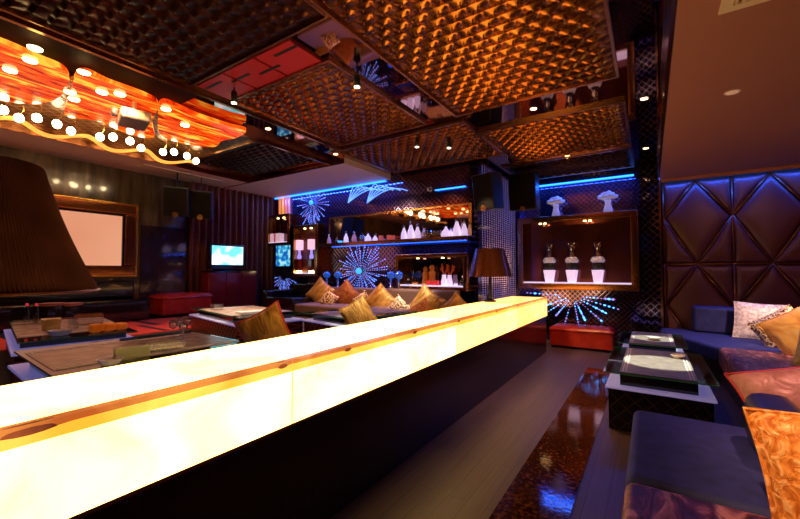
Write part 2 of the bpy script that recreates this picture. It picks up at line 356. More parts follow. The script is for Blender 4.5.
# --- padded diamond wall on the right
pw = struct('wall_padding', B((.185, YW-.03, 0), (XR, YW, ZR)), 'black')
def puff(poly, y):
    "padded panel: convex polygon in x, z puffed towards the room"
    c = Vector((sum(p[0] for p in poly)/len(poly), sum(p[1] for p in poly)/len(poly)))
    mb = MB(); n = len(poly); rings = [(1, 0), (.985, .030), (.93, .055), (.80, .072), (.5, .080), (.01, .082)]
    sub = 6; pts = []
    for i in range(n):
        a = Vector(poly[i]); b = Vector(poly[(i+1) % n])
        for k in range(sub): pts.append(a.lerp(b, k/sub))
    N = len(pts); inset = .022
    pts = [p+(c-p).normalized()*inset for p in pts]
    vs = []; fs = []
    for s_, h_ in rings:
        for p in pts:
            q = c+(p-c)*s_; vs.append((q.x, y-h_, q.y))
    for r in range(len(rings)-1):
        for i in range(N): fs.append((r*N+i, r*N+(i+1) % N, (r+1)*N+(i+1) % N, (r+1)*N+i))
    return mb.add(vs, fs)
zt, zm, zb, zl = 2.97, 2.33, 1.535, .75
xs = [.215-.46, .215, .67, 1.14, 1.60, 2.06, 2.52]
yy = YW-.03
for (z0, zmid, z1) in ((zb, zm, zt), (.10, .82, zb)):
    for i in (2, 4):
        part('padded_panel', puff([(xs[i], z1), (xs[i-1], zmid), (xs[i], z0), (xs[i+1], zmid)], yy), 'paddedwall', pw, True)
    for i in (1, 3, 5):
        L, R = xs[i-1], xs[i+1]
        if i > 1:
            part('padded_panel', puff([(xs[i], z1), (L, z1), (xs[i], zmid)], yy), 'paddedwall', pw, True)
            part('padded_panel', puff([(xs[i], z0), (xs[i], zmid), (L, z0)], yy), 'paddedwall', pw, True)
        part('padded_panel', puff([(xs[i], z1), (xs[i], zmid), (R, z1)], yy), 'paddedwall', pw, True)
        part('padded_panel', puff([(xs[i], z0), (R, z0), (xs[i], zmid)], yy), 'paddedwall', pw, True)
def seam(a, b):
    part('seam_piping', MB().tube([(a[0], yy-.035, a[1]), (b[0], yy-.035, b[1])], .017, 8), 'piping', pw, True)
for (z0, zmid, z1) in ((zb, zm, zt), (.10, .82, zb)):
    for i in (2, 4):
        for p_, q_ in (((xs[i], z1), (xs[i-1], zmid)), ((xs[i], z1), (xs[i+1], zmid)), ((xs[i], z0), (xs[i-1], zmid)), ((xs[i], z0), (xs[i+1], zmid))): seam(p_, q_)
    for i in (1, 3, 5): seam((xs[i], z0), (xs[i], z1))
seam((xs[1], zb), (xs[5], zb))
def led(a, b, label, mt='blueled'):
    t = tag(part('led_strip', B(a, b), mt), label, 'light strip'); return t
struct('trim_10', B((.185, 7.93, ZR-.055), (XR, 7.95, ZR)), 'ceil')
led((.2, YW-.16, ZR-.02), (2.5, YW-.135, ZR-.006), 'blue light strip tucked under the ceiling edge above the padded diamond wall')

# --- vent and downlight in the plain ceiling
v0 = at(720, 10, 'Z', ZR)
t = thing('ceiling_vent', 'beige slatted air vent in the plain maroon ceiling', 'vent', (.55, 2.78, ZR), world=True)
part('frame', MB().box((.38, 2.56, ZR-.015), (.95, 2.62, ZR)).box((.38, 2.94, ZR-.015), (.95, 3.0, ZR)).box((.38, 2.62, ZR-.015), (.44, 2.94, ZR)).box((.89, 2.62, ZR-.015), (.95, 2.94, ZR)), 'grille', t)
sl = MB()
for k in range(12): sl.box((.445+k*.037, 2.62, ZR-.012), (.462+k*.037, 2.94, ZR-.002))
part('slats', sl, 'grille', t)
t = thing('recessed_downlight', 'small round unlit recessed disc in the plain maroon ceiling', 'light', (.64, 4.41, ZR), world=True)
part('rim', MB().lathe([(.045, 0), (.055, -.004), (.06, 0)], (.64, 4.41, ZR), 24), 'soffit', t)
part('disc', MB().lathe([(.044, -.001), (.044, -.006)], (.64, 4.41, ZR), 24), mat('pale_disc', (.8, .55, .42), .4, emit=(1, .55, .35), es=.25), t)  # faint emission painted into the disc, which is no lit lamp

# ---------------------------------------------------------------- glowing counter
ct = thing('glowing_onyx_counter', 'long glowing yellow onyx counter on a dark wood base dividing the room', 'counter', (-1.85, 3.2, 0), world=True)
X0, X1, Y0, Y1 = -2.15, -1.53, -.6, 7.05
part('base', B((X0-.04, Y0, 0), (X1-.012, Y1-.03, .63)), 'ebony', ct, bevel=.004)
part('ledge', B((X1-.02, Y0, .615), (X1-.002, Y1-.02, .632)), 'bronze', ct)
part('core', B((X0+.03, Y0+.02, .63), (X1-.03, Y1-.03, .93)), 'white', ct)
seams = [Y0, 1.33, 3.29, 5.25, Y1]
for i in range(4):
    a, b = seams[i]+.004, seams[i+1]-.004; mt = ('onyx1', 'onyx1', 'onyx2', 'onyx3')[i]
    part('front_slab', B((X1-.02, a, .632), (X1, b, .895)), mt, ct)
    part('top_slab', B((X0, a, .932), (X1-.045, b, .95)), mt, ct)
    part('amber_band', MB().box((X1-.02, a, .895), (X1, b, .930)), 'onyxyel', ct)
    part('amber_edge', MB().box((X1-.045, a, .932), (X1+.001, b, .952)), 'onyxedge', ct)
part('end_slab', B((X0+.01, Y1-.02, .632), (X1-.001, Y1, .93)), 'onyx2', ct)
for y in seams[1:4]: part('joint', B((X1-.019, y-.004, .632), (X1-.0005, y+.004, .93)), 'onyxyel', ct)
for (px_, py_) in ((30, 424), (283, 364), (348, 346), (415, 331), (459, 320), (497, 310), (518, 306), (535, 301)):
    p = at(px_, py_, 'X', X1); s_ = .10 if px_ < 100 else .045
    kn = MB().ball((0, 0, 0), 1, 20, 10)
    kn.v = [(X1-.016+.020*a, p.y+s_*1.2*b, .934+.021*c) for a, b, c in kn.v]
    part('knot', kn, 'onyxdark', ct, True)

# ---------------------------------------------------------------- floor-standing red ottomans
def ottoman(x0, y0, x1, y1, z0, z1, label, base='ottoman'):
    t = thing('tufted_ottoman', label, 'ottoman', ((x0+x1)/2, (y0+y1)/2, z0), world=True)
    part('body', B((x0+.01, y0+.01, z0+.04), (x1-.01, y1-.01, z1-.07)), 'redleather', t, bevel=.015)
    nx = max(2, round((x1-x0)/.14)); ny = max(2, round((y1-y0)/.14)); cb = 6
    def h(u, v):
        e = min(1, 7*min(u, 1-u)*(x1-x0), 7*min(v, 1-v)*(y1-y0))
        return z1-.075+.075*max(e, 0)**.4-.022*(1-abs(math.sin(PI*u*nx)))**3*max(e, 0)-.022*(1-abs(math.sin(PI*v*ny)))**3*max(e, 0)
    part('tufted_top', MB().grid(lambda u, v: (x0+(x1-x0)*u, y0+(y1-y0)*v, h(u, v)), nx*cb, ny*cb).box((x0, y0, z1-.10), (x1, y1, z1-.075)), 'redleather', t, True)
    for (x, y) in ((x0+.05, y0+.05), (x1-.05, y0+.05), (x0+.05, y1-.05), (x1-.05, y1-.05)):
        part('foot', MB().lathe([(.02, 0), (.025, .045)], (x, y, z0), 12), 'black', t)
ottoman(-1.60, 7.50, -.55, 8.02, 0, .42, 'red tufted leather ottoman against the back wall beyond the end of the glowing counter')
ottoman(-7.6, 3.25, -7.05, 4.15, ZP, 1.02, 'red tufted leather ottoman beside the red cabinet at the left wall')

# ---------------------------------------------------------------- tables
def low_table(x, y, rz, sx, sy, z0, hb, hg, label, side='embossed', glow='ledge', group=None):
    t = thing('glass_coffee_table', label, 'coffee table', (x, y, z0), rz)
    a, b = sx/2, sy/2
    part('body', B((-a+.02, -b+.02, 0), (a-.02, b-.02, hb-.02)), side, t, bevel=.005)
    part('ledge', B((-a, -b, hb-.02), (a, b, hb)), glow, t, bevel=.004)
    part('plinth', B((-a*.72, -b*.86, hb), (a*.72, b*.86, hg-.012)), 'blackgloss', t)
    part('glass_top', B((-a-.02, -b+.03, hg-.012), (a+.02, b-.03, hg)), 'glass', t)
    part('glass_edge', MB().box((-a-.021, -b+.0285, hg-.011), (a+.021, -b+.0305, hg-.001)).box((-a-.021, b-.0305, hg-.011), (a+.021, b-.0285, hg-.001))
         .box((-a-.0215, -b+.03, hg-.011), (-a-.0195, b-.03, hg-.001)).box((a+.0195, -b+.03, hg-.011), (a+.0215, b-.03, hg-.001)), 'glassedge', t)
    part('frosted_inlay', B((-a*.72, -b*.90, hg), (a*.72, b*.90, hg+.003)), 'frost' if z0 == 0 else 'frost_reflect', t)
    for k in (-.66, -.60, .60, .66): part('etched_line', B((a*k-.004, -b*.86, hg+.003), (a*k+.004, b*.86, hg+.0045)), 'white', t)
    return t
low_table(.035, 4.62, 0, .78, 1.44, 0, .38, .50, 'low glass coffee table with lit oval spot, nearer one beside the right sofas')
low_table(.0, 6.22, 0, .68, 1.22, 0, .38, .50, 'low glass coffee table with lit oval spot, farther one before the padded wall')
RT = -math.radians(11.6)
low_table(-4.56, 1.27, RT*.8, 1.70, .78, ZP, .22, .30, 'low glass table crowded with glassware and orange box, behind the big brown lampshade', 'basket')
low_table(-2.84, 1.18, RT*.3, .96, 1.12, ZP, .22, .30, 'low glass table with wine glasses, close behind the glowing counter at left', 'basket')
low_table(-4.45, 3.05, RT, 1.60, .85, ZP, .22, .30, 'low glass table with woven red-brown sides near the left red ottoman', 'basket')
low_table(-3.02, 3.72, RT, .90, 1.15, ZP, .22, .30, 'low glass table in front of the cushioned back sofa', 'basket')
ZG = ZP+.304

# ---------------------------------------------------------------- sofas
def cushion_block(a, b, mt, name, parent, bev=.05): return part(name, B(a, b), mt, parent, bevel=bev)
# corner sofa along the padded wall
t = thing('corner_sofa', 'navy and burgundy velvet corner sofa along the padded diamond wall', 'sofa', (1.3, 7.2, 0), world=True)
poly = [(.13, 7.95), (.12, 7.44), (.44, 6.82), (.70, 6.22), (1.60, 6.22), (2.55, 6.22), (2.55, 7.95)]
part('seat', MB().prism([(x, y, .26) for x, y in poly], (0, 0, .19)), 'navy', t, bevel=.04)
part('base', MB().prism([(x+.04, y, .02) for x, y in poly], (0, 0, .24)), 'black', t)
part('backrest', MB().prism([(.56, 7.62, .45), (1.30, 7.52, .45), (2.55, 7.45, .45), (2.55, 7.99, .45), (.56, 7.99, .45)], (0, 0, .40)), 'navy', t, bevel=.05)
part('chaise', B((.69, 4.35, .20), (1.85, 6.19, .47)), 'burgundy', t, bevel=.06, label='crushed burgundy velvet seat')
part('chaise_base', B((.73, 4.38, .02), (1.85, 6.19, .2)), 'black', t)
part('backrest', B((1.55, 4.35, .45), (1.9, 6.2, .88)), 'navy', t, bevel=.06)
# near sofa
t = thing('daybed_sofa', 'navy velvet sofa with burgundy front cushion, nearest at the bottom right', 'sofa', (.5, 2.1, 0), world=True)
part('seat', B((-.115, 2.085, .24), (1.0, 3.16, .45)), 'navy', t, bevel=.045)
part('front_cushion', B((-.115, .9, .24), (1.0, 2.075, .45)), 'burgundy', t, bevel=.045, label='crushed burgundy velvet cushion')
part('base', B((-.08, .92, .02), (1.0, 3.12, .24)), 'black', t)
part('armrest', B((.43, 2.50, .44), (.64, 2.95, .73)), 'black', t, bevel=.07)
part('backrest', B((.9, 1.0, .44), (1.1, 3.16, .85)), 'navy', t, bevel=.05)
# lounge sofas on the raised floor
t = thing('back_sofa', 'long taupe sofa lined with cushions below the back wall fireworks', 'sofa', (-4, 5.6, ZP), world=True)
part('seat', B((-5.45, 4.75, ZP+.02), (-2.6, 5.54, ZP+.22)), 'seatcloth', t, bevel=.04)
part('backrest', B((-5.45, 5.55, ZP+.02), (-2.6, 5.78, ZP+.50)), 'seatcloth', t, bevel=.04)
t = thing('counter_bench', 'low taupe bench against the back of the glowing counter', 'bench', (-2.4, 4.0, ZP), world=True)
part('seat', B((-2.52, 2.0, ZP+.01), (-2.215, 4.6, ZP+.16)), 'seatcloth', t, bevel=.03)
t = thing('black_armchair', 'low black leather armchair left of the cushioned back sofa', 'armchair', (-5.9, 5.2, ZP), world=True)
p0 = at(272, 306, 'Y', 4.9); p1 = at(303, 306, 'Y', 4.9); p1.x = min(p1.x, -5.46)
part('seat', B((p0.x, 4.75, ZP+.02), (p1.x-.02, 5.5, ZP+.32)), 'blackgloss', t, bevel=.03)
part('armrest', B((p0.x-.1, 4.75, ZP+.02), (p0.x, 5.5, ZP+.44)), 'blackgloss', t, bevel=.03)
part('backrest', B((p0.x-.1, 5.5, ZP+.02), (p1.x-.02, 5.68, ZP+.56)), 'blackgloss', t, bevel=.03)
t = thing('dark_wall_bench', 'long black bench below the framed peach screen', 'bench', (-7.3, 1.5, ZP), world=True)
part('seat', B((-7.6, .2, ZP+.02), (-6.9, 3.0, ZP+.36)), 'blackgloss', t, bevel=.03)
part('backrest', B((-7.68, .2, ZP+.36), (-7.5, 3.0, ZP+.66)), 'blackgloss', t, bevel=.03)

# ---------------------------------------------------------------- pillows
def pillow(name, label, c, w, h, th_, mt, yaw=0, roll=0, tilt=0, pipe=None, group=None, pinch=.10, seed=0, cat='cushion'):
    "c: centre; h along local z, thickness along local y"
    T = Matrix.Rotation(yaw, 4, 'Z') @ Matrix.Rotation(tilt, 4, 'X') @ Matrix.Rotation(roll, 4, 'Y')
    n = 16
    def xy(u, v):
        return (u*w/2*(1-pinch*(1-v*v)), v*h/2*(1-pinch*(1-u*u)))
    mb = MB()
    for sgn in (-1, 1):
        def fn(a, b):
            u, v = 2*a-1, 2*b-1; x, z = xy(u, v)
            k = max(0, (1-u*u)*(1-v*v)); d = th_/2*k**.45
            d += .014*w*noise.noise(Vector((x*9/w+seed, z*9/w, sgn)))*min(1, k*4)
            return (x, sgn*d, z)
        mb.grid(fn, n, n)
    t = thing(name, label, cat, c, 0, group); t.rotation_euler = T.to_euler()
    part('cover', mb, mt, t, True)
    loop = [(*xy(u, -1), ) for u in [i/8-1 for i in range(16)]]+[xy(1, i/8-1) for i in range(16)]+[xy(1-i/8, 1) for i in range(16)]+[xy(-1, 1-i/8) for i in range(16)]
    part('piping', MB().tube([(x, 0, z) for x, z in loop], .008 if w > .3 else .005, 6, True), pipe or mt, t, True)
    return t
# right sofas (placed by what the photograph shows)
def on_ray(px, py, d):
    r = (Fv+Rv*((px-400)/F_PX)+Uv*((259.5-py)/F_PX)); return Vector((0, 0, EYE))+r*d
def R_(a): return math.radians(a)
def pil(label, c, w, h, d, mt, yaw, roll, tilt, seed, pipe=None):
    pillow('throw_pillow', label, Vector(c), w, h, d, mt, R_(yaw), R_(roll), R_(tilt), pipe=pipe, seed=seed, pinch=.06)
pil('crushed orange velvet pillow standing on the nearest navy sofa', (.655, 1.93, .655), .66, .52, .20, 'orangecloth', -16, -10, -8, 3)
pil('red sequinned pillow at the bottom right corner of the photo', (.56, 1.55, .56), .34, .28, .12, 'redleather', -8, -25, -25, 4)
pil('flat peach satin pillow with red piping, leaning behind the orange one', (.84, 3.24, .66), .80, .42, .16, 'peach', 4, -16, -38, 5, M['redpipe'])
pil('pale lilac sequinned pillow leaning on the navy backrest', (1.28, 7.30, .70), .56, .52, .15, 'lilac', -8, 3, -12, 6)
pil('leopard patterned pillow between the lilac and the gold one', (1.36, 6.68, .68), .50, .42, .14, 'leopard', -25, -36, -12, 7)
pil('large gold and orange pillow with a leopard band at the right edge', (1.52, 5.95, .74), .80, .66, .18, 'goldor', -25, -36, -12, 8)
pil('cream pillow cut off by the right edge of the photo', (1.34, 5.10, .67), .40, .38, .15, 'cream', -30, 8, -10, 9)
# back sofa and counter bench: apex pixel, apex height in pixels
def stand(px, py, Y, size, mt, label, roll=45, yaw=0, seed=0, hh=None):
    p = at(px, py, 'Y', Y); hw = size*(hh or .68)
    pillow('throw_cushion', label, Vector((p.x, Y, p.z-hw)), size, size, size*.28, mt, R_(yaw+25), R_(roll), R_(-12), seed=seed, pipe=mt)
g = 'goldcloth'
stand(321, 277, 5.30, .44, g, 'gold cushion standing on its corner, leftmost on the back sofa', 38, seed=11)
stand(329, 289, 5.05, .28, 'leopard', 'small leopard cushion in front of the leftmost gold cushion', 30, seed=12)
stand(346, 279, 5.35, .46, 'browncloth', 'plain brown satin cushion standing on the back sofa', 45, seed=13)
stand(363, 290, 5.20, .28, 'leopard', 'small white sequinned cushion right of the brown satin one', 52, seed=14)
stand(380, 283, 5.25, .46, g, 'gold cushion in the middle of the back sofa', 45, seed=15)
stand(399, 295, 5.00, .36, 'leopard', 'leopard cushion right of the middle gold cushion', 40, seed=16)
stand(422, 298, 4.85, .36, 'orangecloth', 'small orange cushion near the right end of the back sofa', 55, seed=17)
stand(427, 284, 5.30, .50, g, 'large gold cushion behind the small orange one', 35, seed=18)
stand(456, 292, 5.30, .36, g, 'light gold cushion peeking out at the right end of the back sofa', 45, seed=19)
p = at(266, 303, 'X', -2.48)
pillow('throw_cushion', 'orange-gold cushion with red edge peeking over the glowing counter', p-Vector((0, 0, .24)), .38, .38, .12, g, R_(28), R_(-28), R_(-8), pipe=M['redpipe'], seed=20)
p = at(358, 296, 'X', -2.55)
pillow('throw_cushion', 'light gold cushion peeking over the counter in front of the back sofa row', p-Vector((0, 0, .20)), .31, .31, .10, g, R_(28), R_(-32), R_(-8), seed=21)

# ---------------------------------------------------------------- big near lamp
def cone_shade(c, r0, r1, h, mt, t, n=190, amp=.004, rim='gold_trim'):
    mb = MB(); vs = []
    N = n*2
    for j in range(13):
        k = j/12; r = r0+(r1-r0)*k-.02*math.sin(PI*k)
        for i in range(N):
            a = 2*PI*i/N; rr = r+(amp if i & 1 else -amp)*(r/r0); vs.append((rr*math.cos(a), rr*math.sin(a), h*k))
    fs = [(j*N+i, j*N+(i+1) % N, (j+1)*N+(i+1) % N, (j+1)*N+i) for j in range(12) for i in range(N)]
    mb.add([(c[0]+x, c[1]+y, c[2]+z) for x, y, z in vs], fs)
    part('lamp_shade', mb, mt, t)
    part('shade_rim', MB().tube([(c[0]+(r0+.004)*math.cos(2*PI*i/64), c[1]+(r0+.004)*math.sin(2*PI*i/64), c[2]) for i in range(64)], .008, 6, True), rim, t)
    part('shade_top', MB().lathe([(r1-.01, h-.03), (r1-.01, h-.025)], c, 48), 'black', t)
LC = on_ray(-28, 292, 1.9)
LC = Vector((LC.x, LC.y, 1.30))
t = thing('table_lamp', 'huge pleated dark brown lampshade in the left foreground', 'lamp', (LC.x, LC.y, ZP), world=True)
cone_shade((LC.x, LC.y, LC.z), .495, .25, .66, 'pleat', t)
part('pole', MB().lathe([(.03, 0), (.03, .9)], (LC.x, LC.y, ZP+.2), 16), 'bronze', t)
part('base', MB().lathe([(.16, 0), (.16, .02), (.05, .06), (.03, .2)], (LC.x, LC.y, ZP), 24), 'bronze', t)
# lamp at the far end of the counter
p = at(490, 300, 'Z', .95); LX, LY = -2.03, 5.56
t = thing('table_lamp', 'brown satin table lamp with a cross-shaped highlight at the far end of the counter', 'lamp', (LX, LY, .952), world=True)
mb = MB(); prof = [(.30, 0), (.285, .14), (.25, .27), (.17, .44), (.165, .445)]
part('lamp_shade', MB().lathe([(.335, 0), (.305, .10), (.262, .25), (.215, .42)], (LX, LY, 1.33), 40, cap=False), 'shade', t, True)
part('shade_top', MB().lathe([(.195, .40), (.195, .405)], (LX, LY, 1.33), 32), 'black', t)
part('pole', MB().lathe([(.03, .03), (.045, .08), (.02, .14), (.035, .2), (.018, .28), (.018, .75)], (LX, LY, .952), 16), 'black', t, True)
part('base', MB().lathe([(.09, 0), (.09, .02), (.03, .04)], (LX, LY, .952), 24), 'black', t)

# ---------------------------------------------------------------- glowing ceiling glass
t = thing('glowing_glass_chandelier', 'glowing red-orange wavy glass ceiling light with a row of bare bulbs', 'chandelier', (-5.3, 1.8, ZC), world=True)
zg = 3.225
def outline(pts, z):
    P = [at(x, y, 'Z', z) for x, y in pts]; out = []
    n = len(P)
    for i in range(n):
        for k in range(6):
            s_ = k/6; a, b, c_, d = P[i-1], P[i], P[(i+1) % n], P[(i+2) % n]
            out.append(.5*((2*b)+(-a+c_)*s_+(2*a-5*b+4*c_-d)*s_*s_+(-a+3*b-3*c_+d)*s_**3))
    return out
for k, pts in enumerate(([(-60, 24), (0, 42), (40, 59), (64, 70), (69, 84), (58, 98), (36, 104), (0, 100), (-60, 80)],
            [(80, 72), (110, 83), (148, 97), (158, 106), (152, 122), (153, 138), (125, 133), (98, 121), (66, 116), (70, 95)],
            [(163, 102), (195, 115), (228, 126), (246, 131), (236, 138), (222, 141), (214, 147), (190, 145), (162, 136), (158, 118)],
            [(28, 62), (42, 68), (41, 101), (25, 100)], [(66, 74), (84, 80), (70, 114), (48, 104)])):
    if k < 3: part('glass_panel', MB().prism(outline(pts, zg-.02), (0, 0, .04)), 'glow', t)
br = MB()
for k, (x, y) in enumerate(((10, 70), (30, 60), (70, 92), (74, 99), (102, 92), (120, 94), (166, 109), (185, 125), (84, 72), (35, 48))):
    q = at(x, y, 'Z', zg-.03); br = MB().lathe([(.05, 0), (.045, -.012), (.02, -.022), (.001, -.024)], q, 16)
    part('inner_bulb', br, 'lamp', t, True)
rim = []
for i in range(90):
    s_ = i/89; Y = -.3+3.6*s_; X = -6.24+.10*math.sin(s_*2*PI*5.3+1)
    rim.append((X, Y, 3.13+.035*math.sin(s_*2*PI*5.3)))
part('wavy_rim', MB().grid(lambda u, v: (rim[int(u*89)][0]-.01+.08*v, rim[int(u*89)][1], rim[int(u*89)][2]-.0+.03*v), 89, 2), mat('amber_glass_rim', (.8, .35, .08), .2, emit=(1, .38, .06), es=1.1), t, True)
for (x, y) in ((19, 118), (37, 118), (57, 124), (71, 131), (100, 137), (113, 137), (130, 141), (141, 148), (163, 152), (174, 152), (187, 156), (196, 161), (3, 110), (-22, 106)):
    q = at(x, y, 'Z', 3.14); q.x = max(q.x, -6.35)
    b = part('bulb', MB().ball(q, .044, 12, 8, 1.1), 'bulb', t, True)
    part('bulb_wire', MB().tube([q+Vector((0, 0, .03)), q+Vector((.03, .03, .09)), q+Vector((.05, .02, ZC-.02-q.z))], .004, 5), 'gold', b)
struct('trim_9', B((-4.49, YB, ZC-.03), (-3.93, 2.15, ZC-.001)), mat('matte_black_band', (.02, .008, .008), .6, spec=.1))
# projector hanging below the glass
q = at(134, 119, 'Z', 3.02)
t = thing('ceiling_projector', 'cream projector hanging below the glowing red ceiling glass', 'projector', (q.x, q.y, q.z), -.25)
part('body', B((-.18, -.13, -.05), (.18, .13, .05)), 'projector', t, bevel=.02)
part('underside', B((-.17, -.12, -.055), (.17, .12, -.045)), 'lens', t)
part('lens', MB().lathe([(.04, 0), (.045, .04), (.035, .05)], T=Matrix.Translation((.08, -.15, 0)) @ Matrix.Rotation(PI/2, 4, 'X'), seg=20), 'lens', t, True)
part('mount', MB().lathe([(.02, .06), (.02, ZC-.02-q.z)], seg=12).box((-.08, -.08, .055), (.08, .08, .07)), 'projector', t)

# ---------------------------------------------------------------- ceiling spotlights
def spot(px, py, zz, label, target, power):
    q = at(px, py, 'Z', zz)
    t = thing('ceiling_spotlight', label, 'spotlight', (q.x, q.y, zz))
    part('can', MB().lathe([(.030, .0), (.032, .10), (.026, .12)], seg=16), 'black', t, True)
    part('lens', MB().lathe([(.026, -.002), (.026, .004)], seg=16), 'spotlit', t)
    part('stem', MB().lathe([(.008, .12), (.008, 3.3-zz)], seg=8), 'black', t)
    L = bpy.data.lights.new('spot_beam', 'SPOT'); L.energy = power*7; L.color = (1, .86, .62); L.spot_size = R_(26); L.spot_blend = .5; L.shadow_soft_size = .03
    o = bpy.data.objects.new('spot_beam', L); C.objects.link(o); o.location = (q.x, q.y, zz-.02)
    o.rotation_euler = (Vector(target)-o.location).to_track_quat('-Z', 'Y').to_euler()
    return t
spot(234, 103, 3.12, 'black spotlight at the near left corner of the middle embossed ceiling panel', (-4.4, 2.9, .9), 55)
spot(357, 87, 3.12, 'black spotlight at the near end of the middle mirror strip', (-2.6, 3.0, .9), 60)
spot(449, 148, 3.15, 'black spotlight near the crossing of the ceiling mirror strips', (-1.9, 6.05, 1.6), 35)
spot(417, 147, 3.15, 'black spotlight left of the ceiling mirror crossing', (-3.4, 5.4, .9), 50)
def beam(loc, target, power, ang=30, col=(1, .82, .55), blend=.4, soft=.03):
    L = bpy.data.lights.new('spot_beam', 'SPOT'); L.energy = power*7; L.color = col; L.spot_size = R_(ang); L.spot_blend = blend; L.shadow_soft_size = soft
    o = bpy.data.objects.new('spot_beam', L); C.objects.link(o); o.location = loc
    o.rotation_euler = (Vector(target)-Vector(loc)).to_track_quat('-Z', 'Y').to_euler()
def downlight(x, y, z, label, target, power, ang=30, col=(1, .82, .55), blend=.4):
    t = thing('recessed_downlight', label, 'light', (x, y, z), 0)
    part('rim', MB().lathe([(.036, 0), (.046, -.006), (.05, 0)], seg=20), 'chrome', t)
    part('lens', MB().lathe([(.034, 0), (.034, -.004)], seg=20), 'lamp', t)
    beam((x, y, z-.02), target, power, ang, col, blend)
downlight(-.02, 4.90, ZC, 'recessed downlight in the narrow mirror strip over the nearer coffee table', (.06, 4.60, .5), 190, 13.5, (1, .95, .62), .12)
downlight(-.02, 6.90, ZC, 'recessed downlight in the narrow mirror strip over the farther coffee table', (.02, 6.22, .5), 170, 10.5, (1, .95, .62), .12)
beam((-.25, .3, ZC-.05), (.66, 2.2, .68), 75, 24, (1, .56, .24), .9)  # added spot without fixture, brightens the orange pillow from the camera side
downlight(1.15, 2.9, ZR, 'added fill downlight in the maroon ceiling over the nearest navy sofa', (.85, 3.0, .6), 26, 40, (1, .48, .40), .9)  # added lamp out of view, lights the peach pillow
downlight(1.75, 5.2, ZR, 'added fill downlight in the maroon ceiling over the chaise', (1.25, 6.6, .6), 70, 50, (1, .68, .5), .8)  # added lamp out of view, brightens the lilac pillow

# ---------------------------------------------------------------- speakers
def speaker(px, py, ax, v, w, h, label, rz=0, top=ZC, group=None):
    q = at(px, py, ax, v)
    t = thing('hanging_speaker', label, 'speaker', (q.x, q.y, q.z), rz, group)
    T = Matrix.Rotation(R_(8), 4, 'X')
    part('cabinet', MB().box((-w/2, -.15, -h/2), (w/2, .15, h/2), T), 'black', t, bevel=.015)
    part('grille', MB().box((-w/2+.02, -.160, -h/2+.02), (w/2-.02, -.148, h/2-.02), T), mat('brown_grille_cloth', (.010, .006, .004), .7, spec=.08), t)
    part('emblem', MB().lathe([(.05, 0), (.05, .008)], T=T @ Matrix.Translation((0, -.16, -h/2+.03)) @ Matrix.Rotation(PI/2, 4, 'X'), seg=24), 'gold_trim', t)
    part('bracket', MB().lathe([(.012, h/2-.02), (.012, top-q.z)], seg=8), 'black', t)
speaker(488, 192, 'Y', 5.72, .36, .56, 'black hanging speaker above the table lamp, left of the pair by the bead curtain', -.25)
speaker(524, 192, 'Y', 7.0, .48, .66, 'dark brown hanging speaker beside the upper flower vases, right of the bead curtain', 0)
speaker(177, 202, 'X', -7.1, .40, .52, 'black hanging speaker nearest the framed peach screen', R_(55), ZS)
speaker(201, 205, 'X', -7.1, .40, .52, 'black hanging speaker over the red ottoman, left of the maroon drape', R_(55), ZS)

# ---------------------------------------------------------------- left wall
fr = thing('framed_screen', 'wide peach lit screen in an ornate bronze frame on the left wall', 'screen', (XL, 2.1, 1.3), world=True)
a = Vector((-7.6, 3.05, 2.58)); y0, y1, z0, z1 = .45, 3.05, 1.34, 2.57
w = .17
def frame_y(x, y0, y1, z0, z1, w, d, mb=None):
    mb = mb or MB()
    mb.box((x, y0, z0), (x+d, y1, z0+w)); mb.box((x, y0, z1-w), (x+d, y1, z1)); mb.box((x, y0, z0+w), (x+d, y0+w, z1-w)); mb.box((x, y1-w, z0+w), (x+d, y1, z1-w)); return mb
part('frame', frame_y(-7.69, y0, y1, z0, z1, w, .08), 'bronze', fr, bevel=.02)
part('inner_frame', frame_y(-7.69, y0+w, y1-w, z0+w*.6, z1-w, .035, .06), 'blackgloss', fr)
part('outer_bead', frame_y(-7.69, y0-.02, y1+.02, z0-.02, z1+.02, .03, .10), 'gold', fr, bevel=.008)
part('screen', B((-7.69, y0+w+.03, z0+w*.6+.03), (-7.66, y1-w-.03, z1-w-.03)), 'peachscreen', fr)
struct('trim_8', B((XL, 3.15, ZP), (XL+.03, 4.05, 2.25)), 'darkglass')
# drape
q0 = 3.98; q1 = YL-.02
cu = MB().grid(lambda u, v: (XL+.09+.045*math.sin(u*2*PI*15)+.01*math.sin(u*57), q0+(q1-q0)*u, ZP+(ZS-ZP)*v), 240, 12)
cd = tag(part('maroon_drape', cu, 'curtain', None, True), 'pleated maroon drape in the far left corner behind the television', 'drape')
st = MB()
for i in range(15):
    for k in range(11): st.ball((XL+.145, q0+(q1-q0)*(i+.25)/15, ZP+.15+k*.24), .012, 6, 4)
stt = part('studs', st, 'gold_trim', cd, True); stt['kind'] = 'stuff'
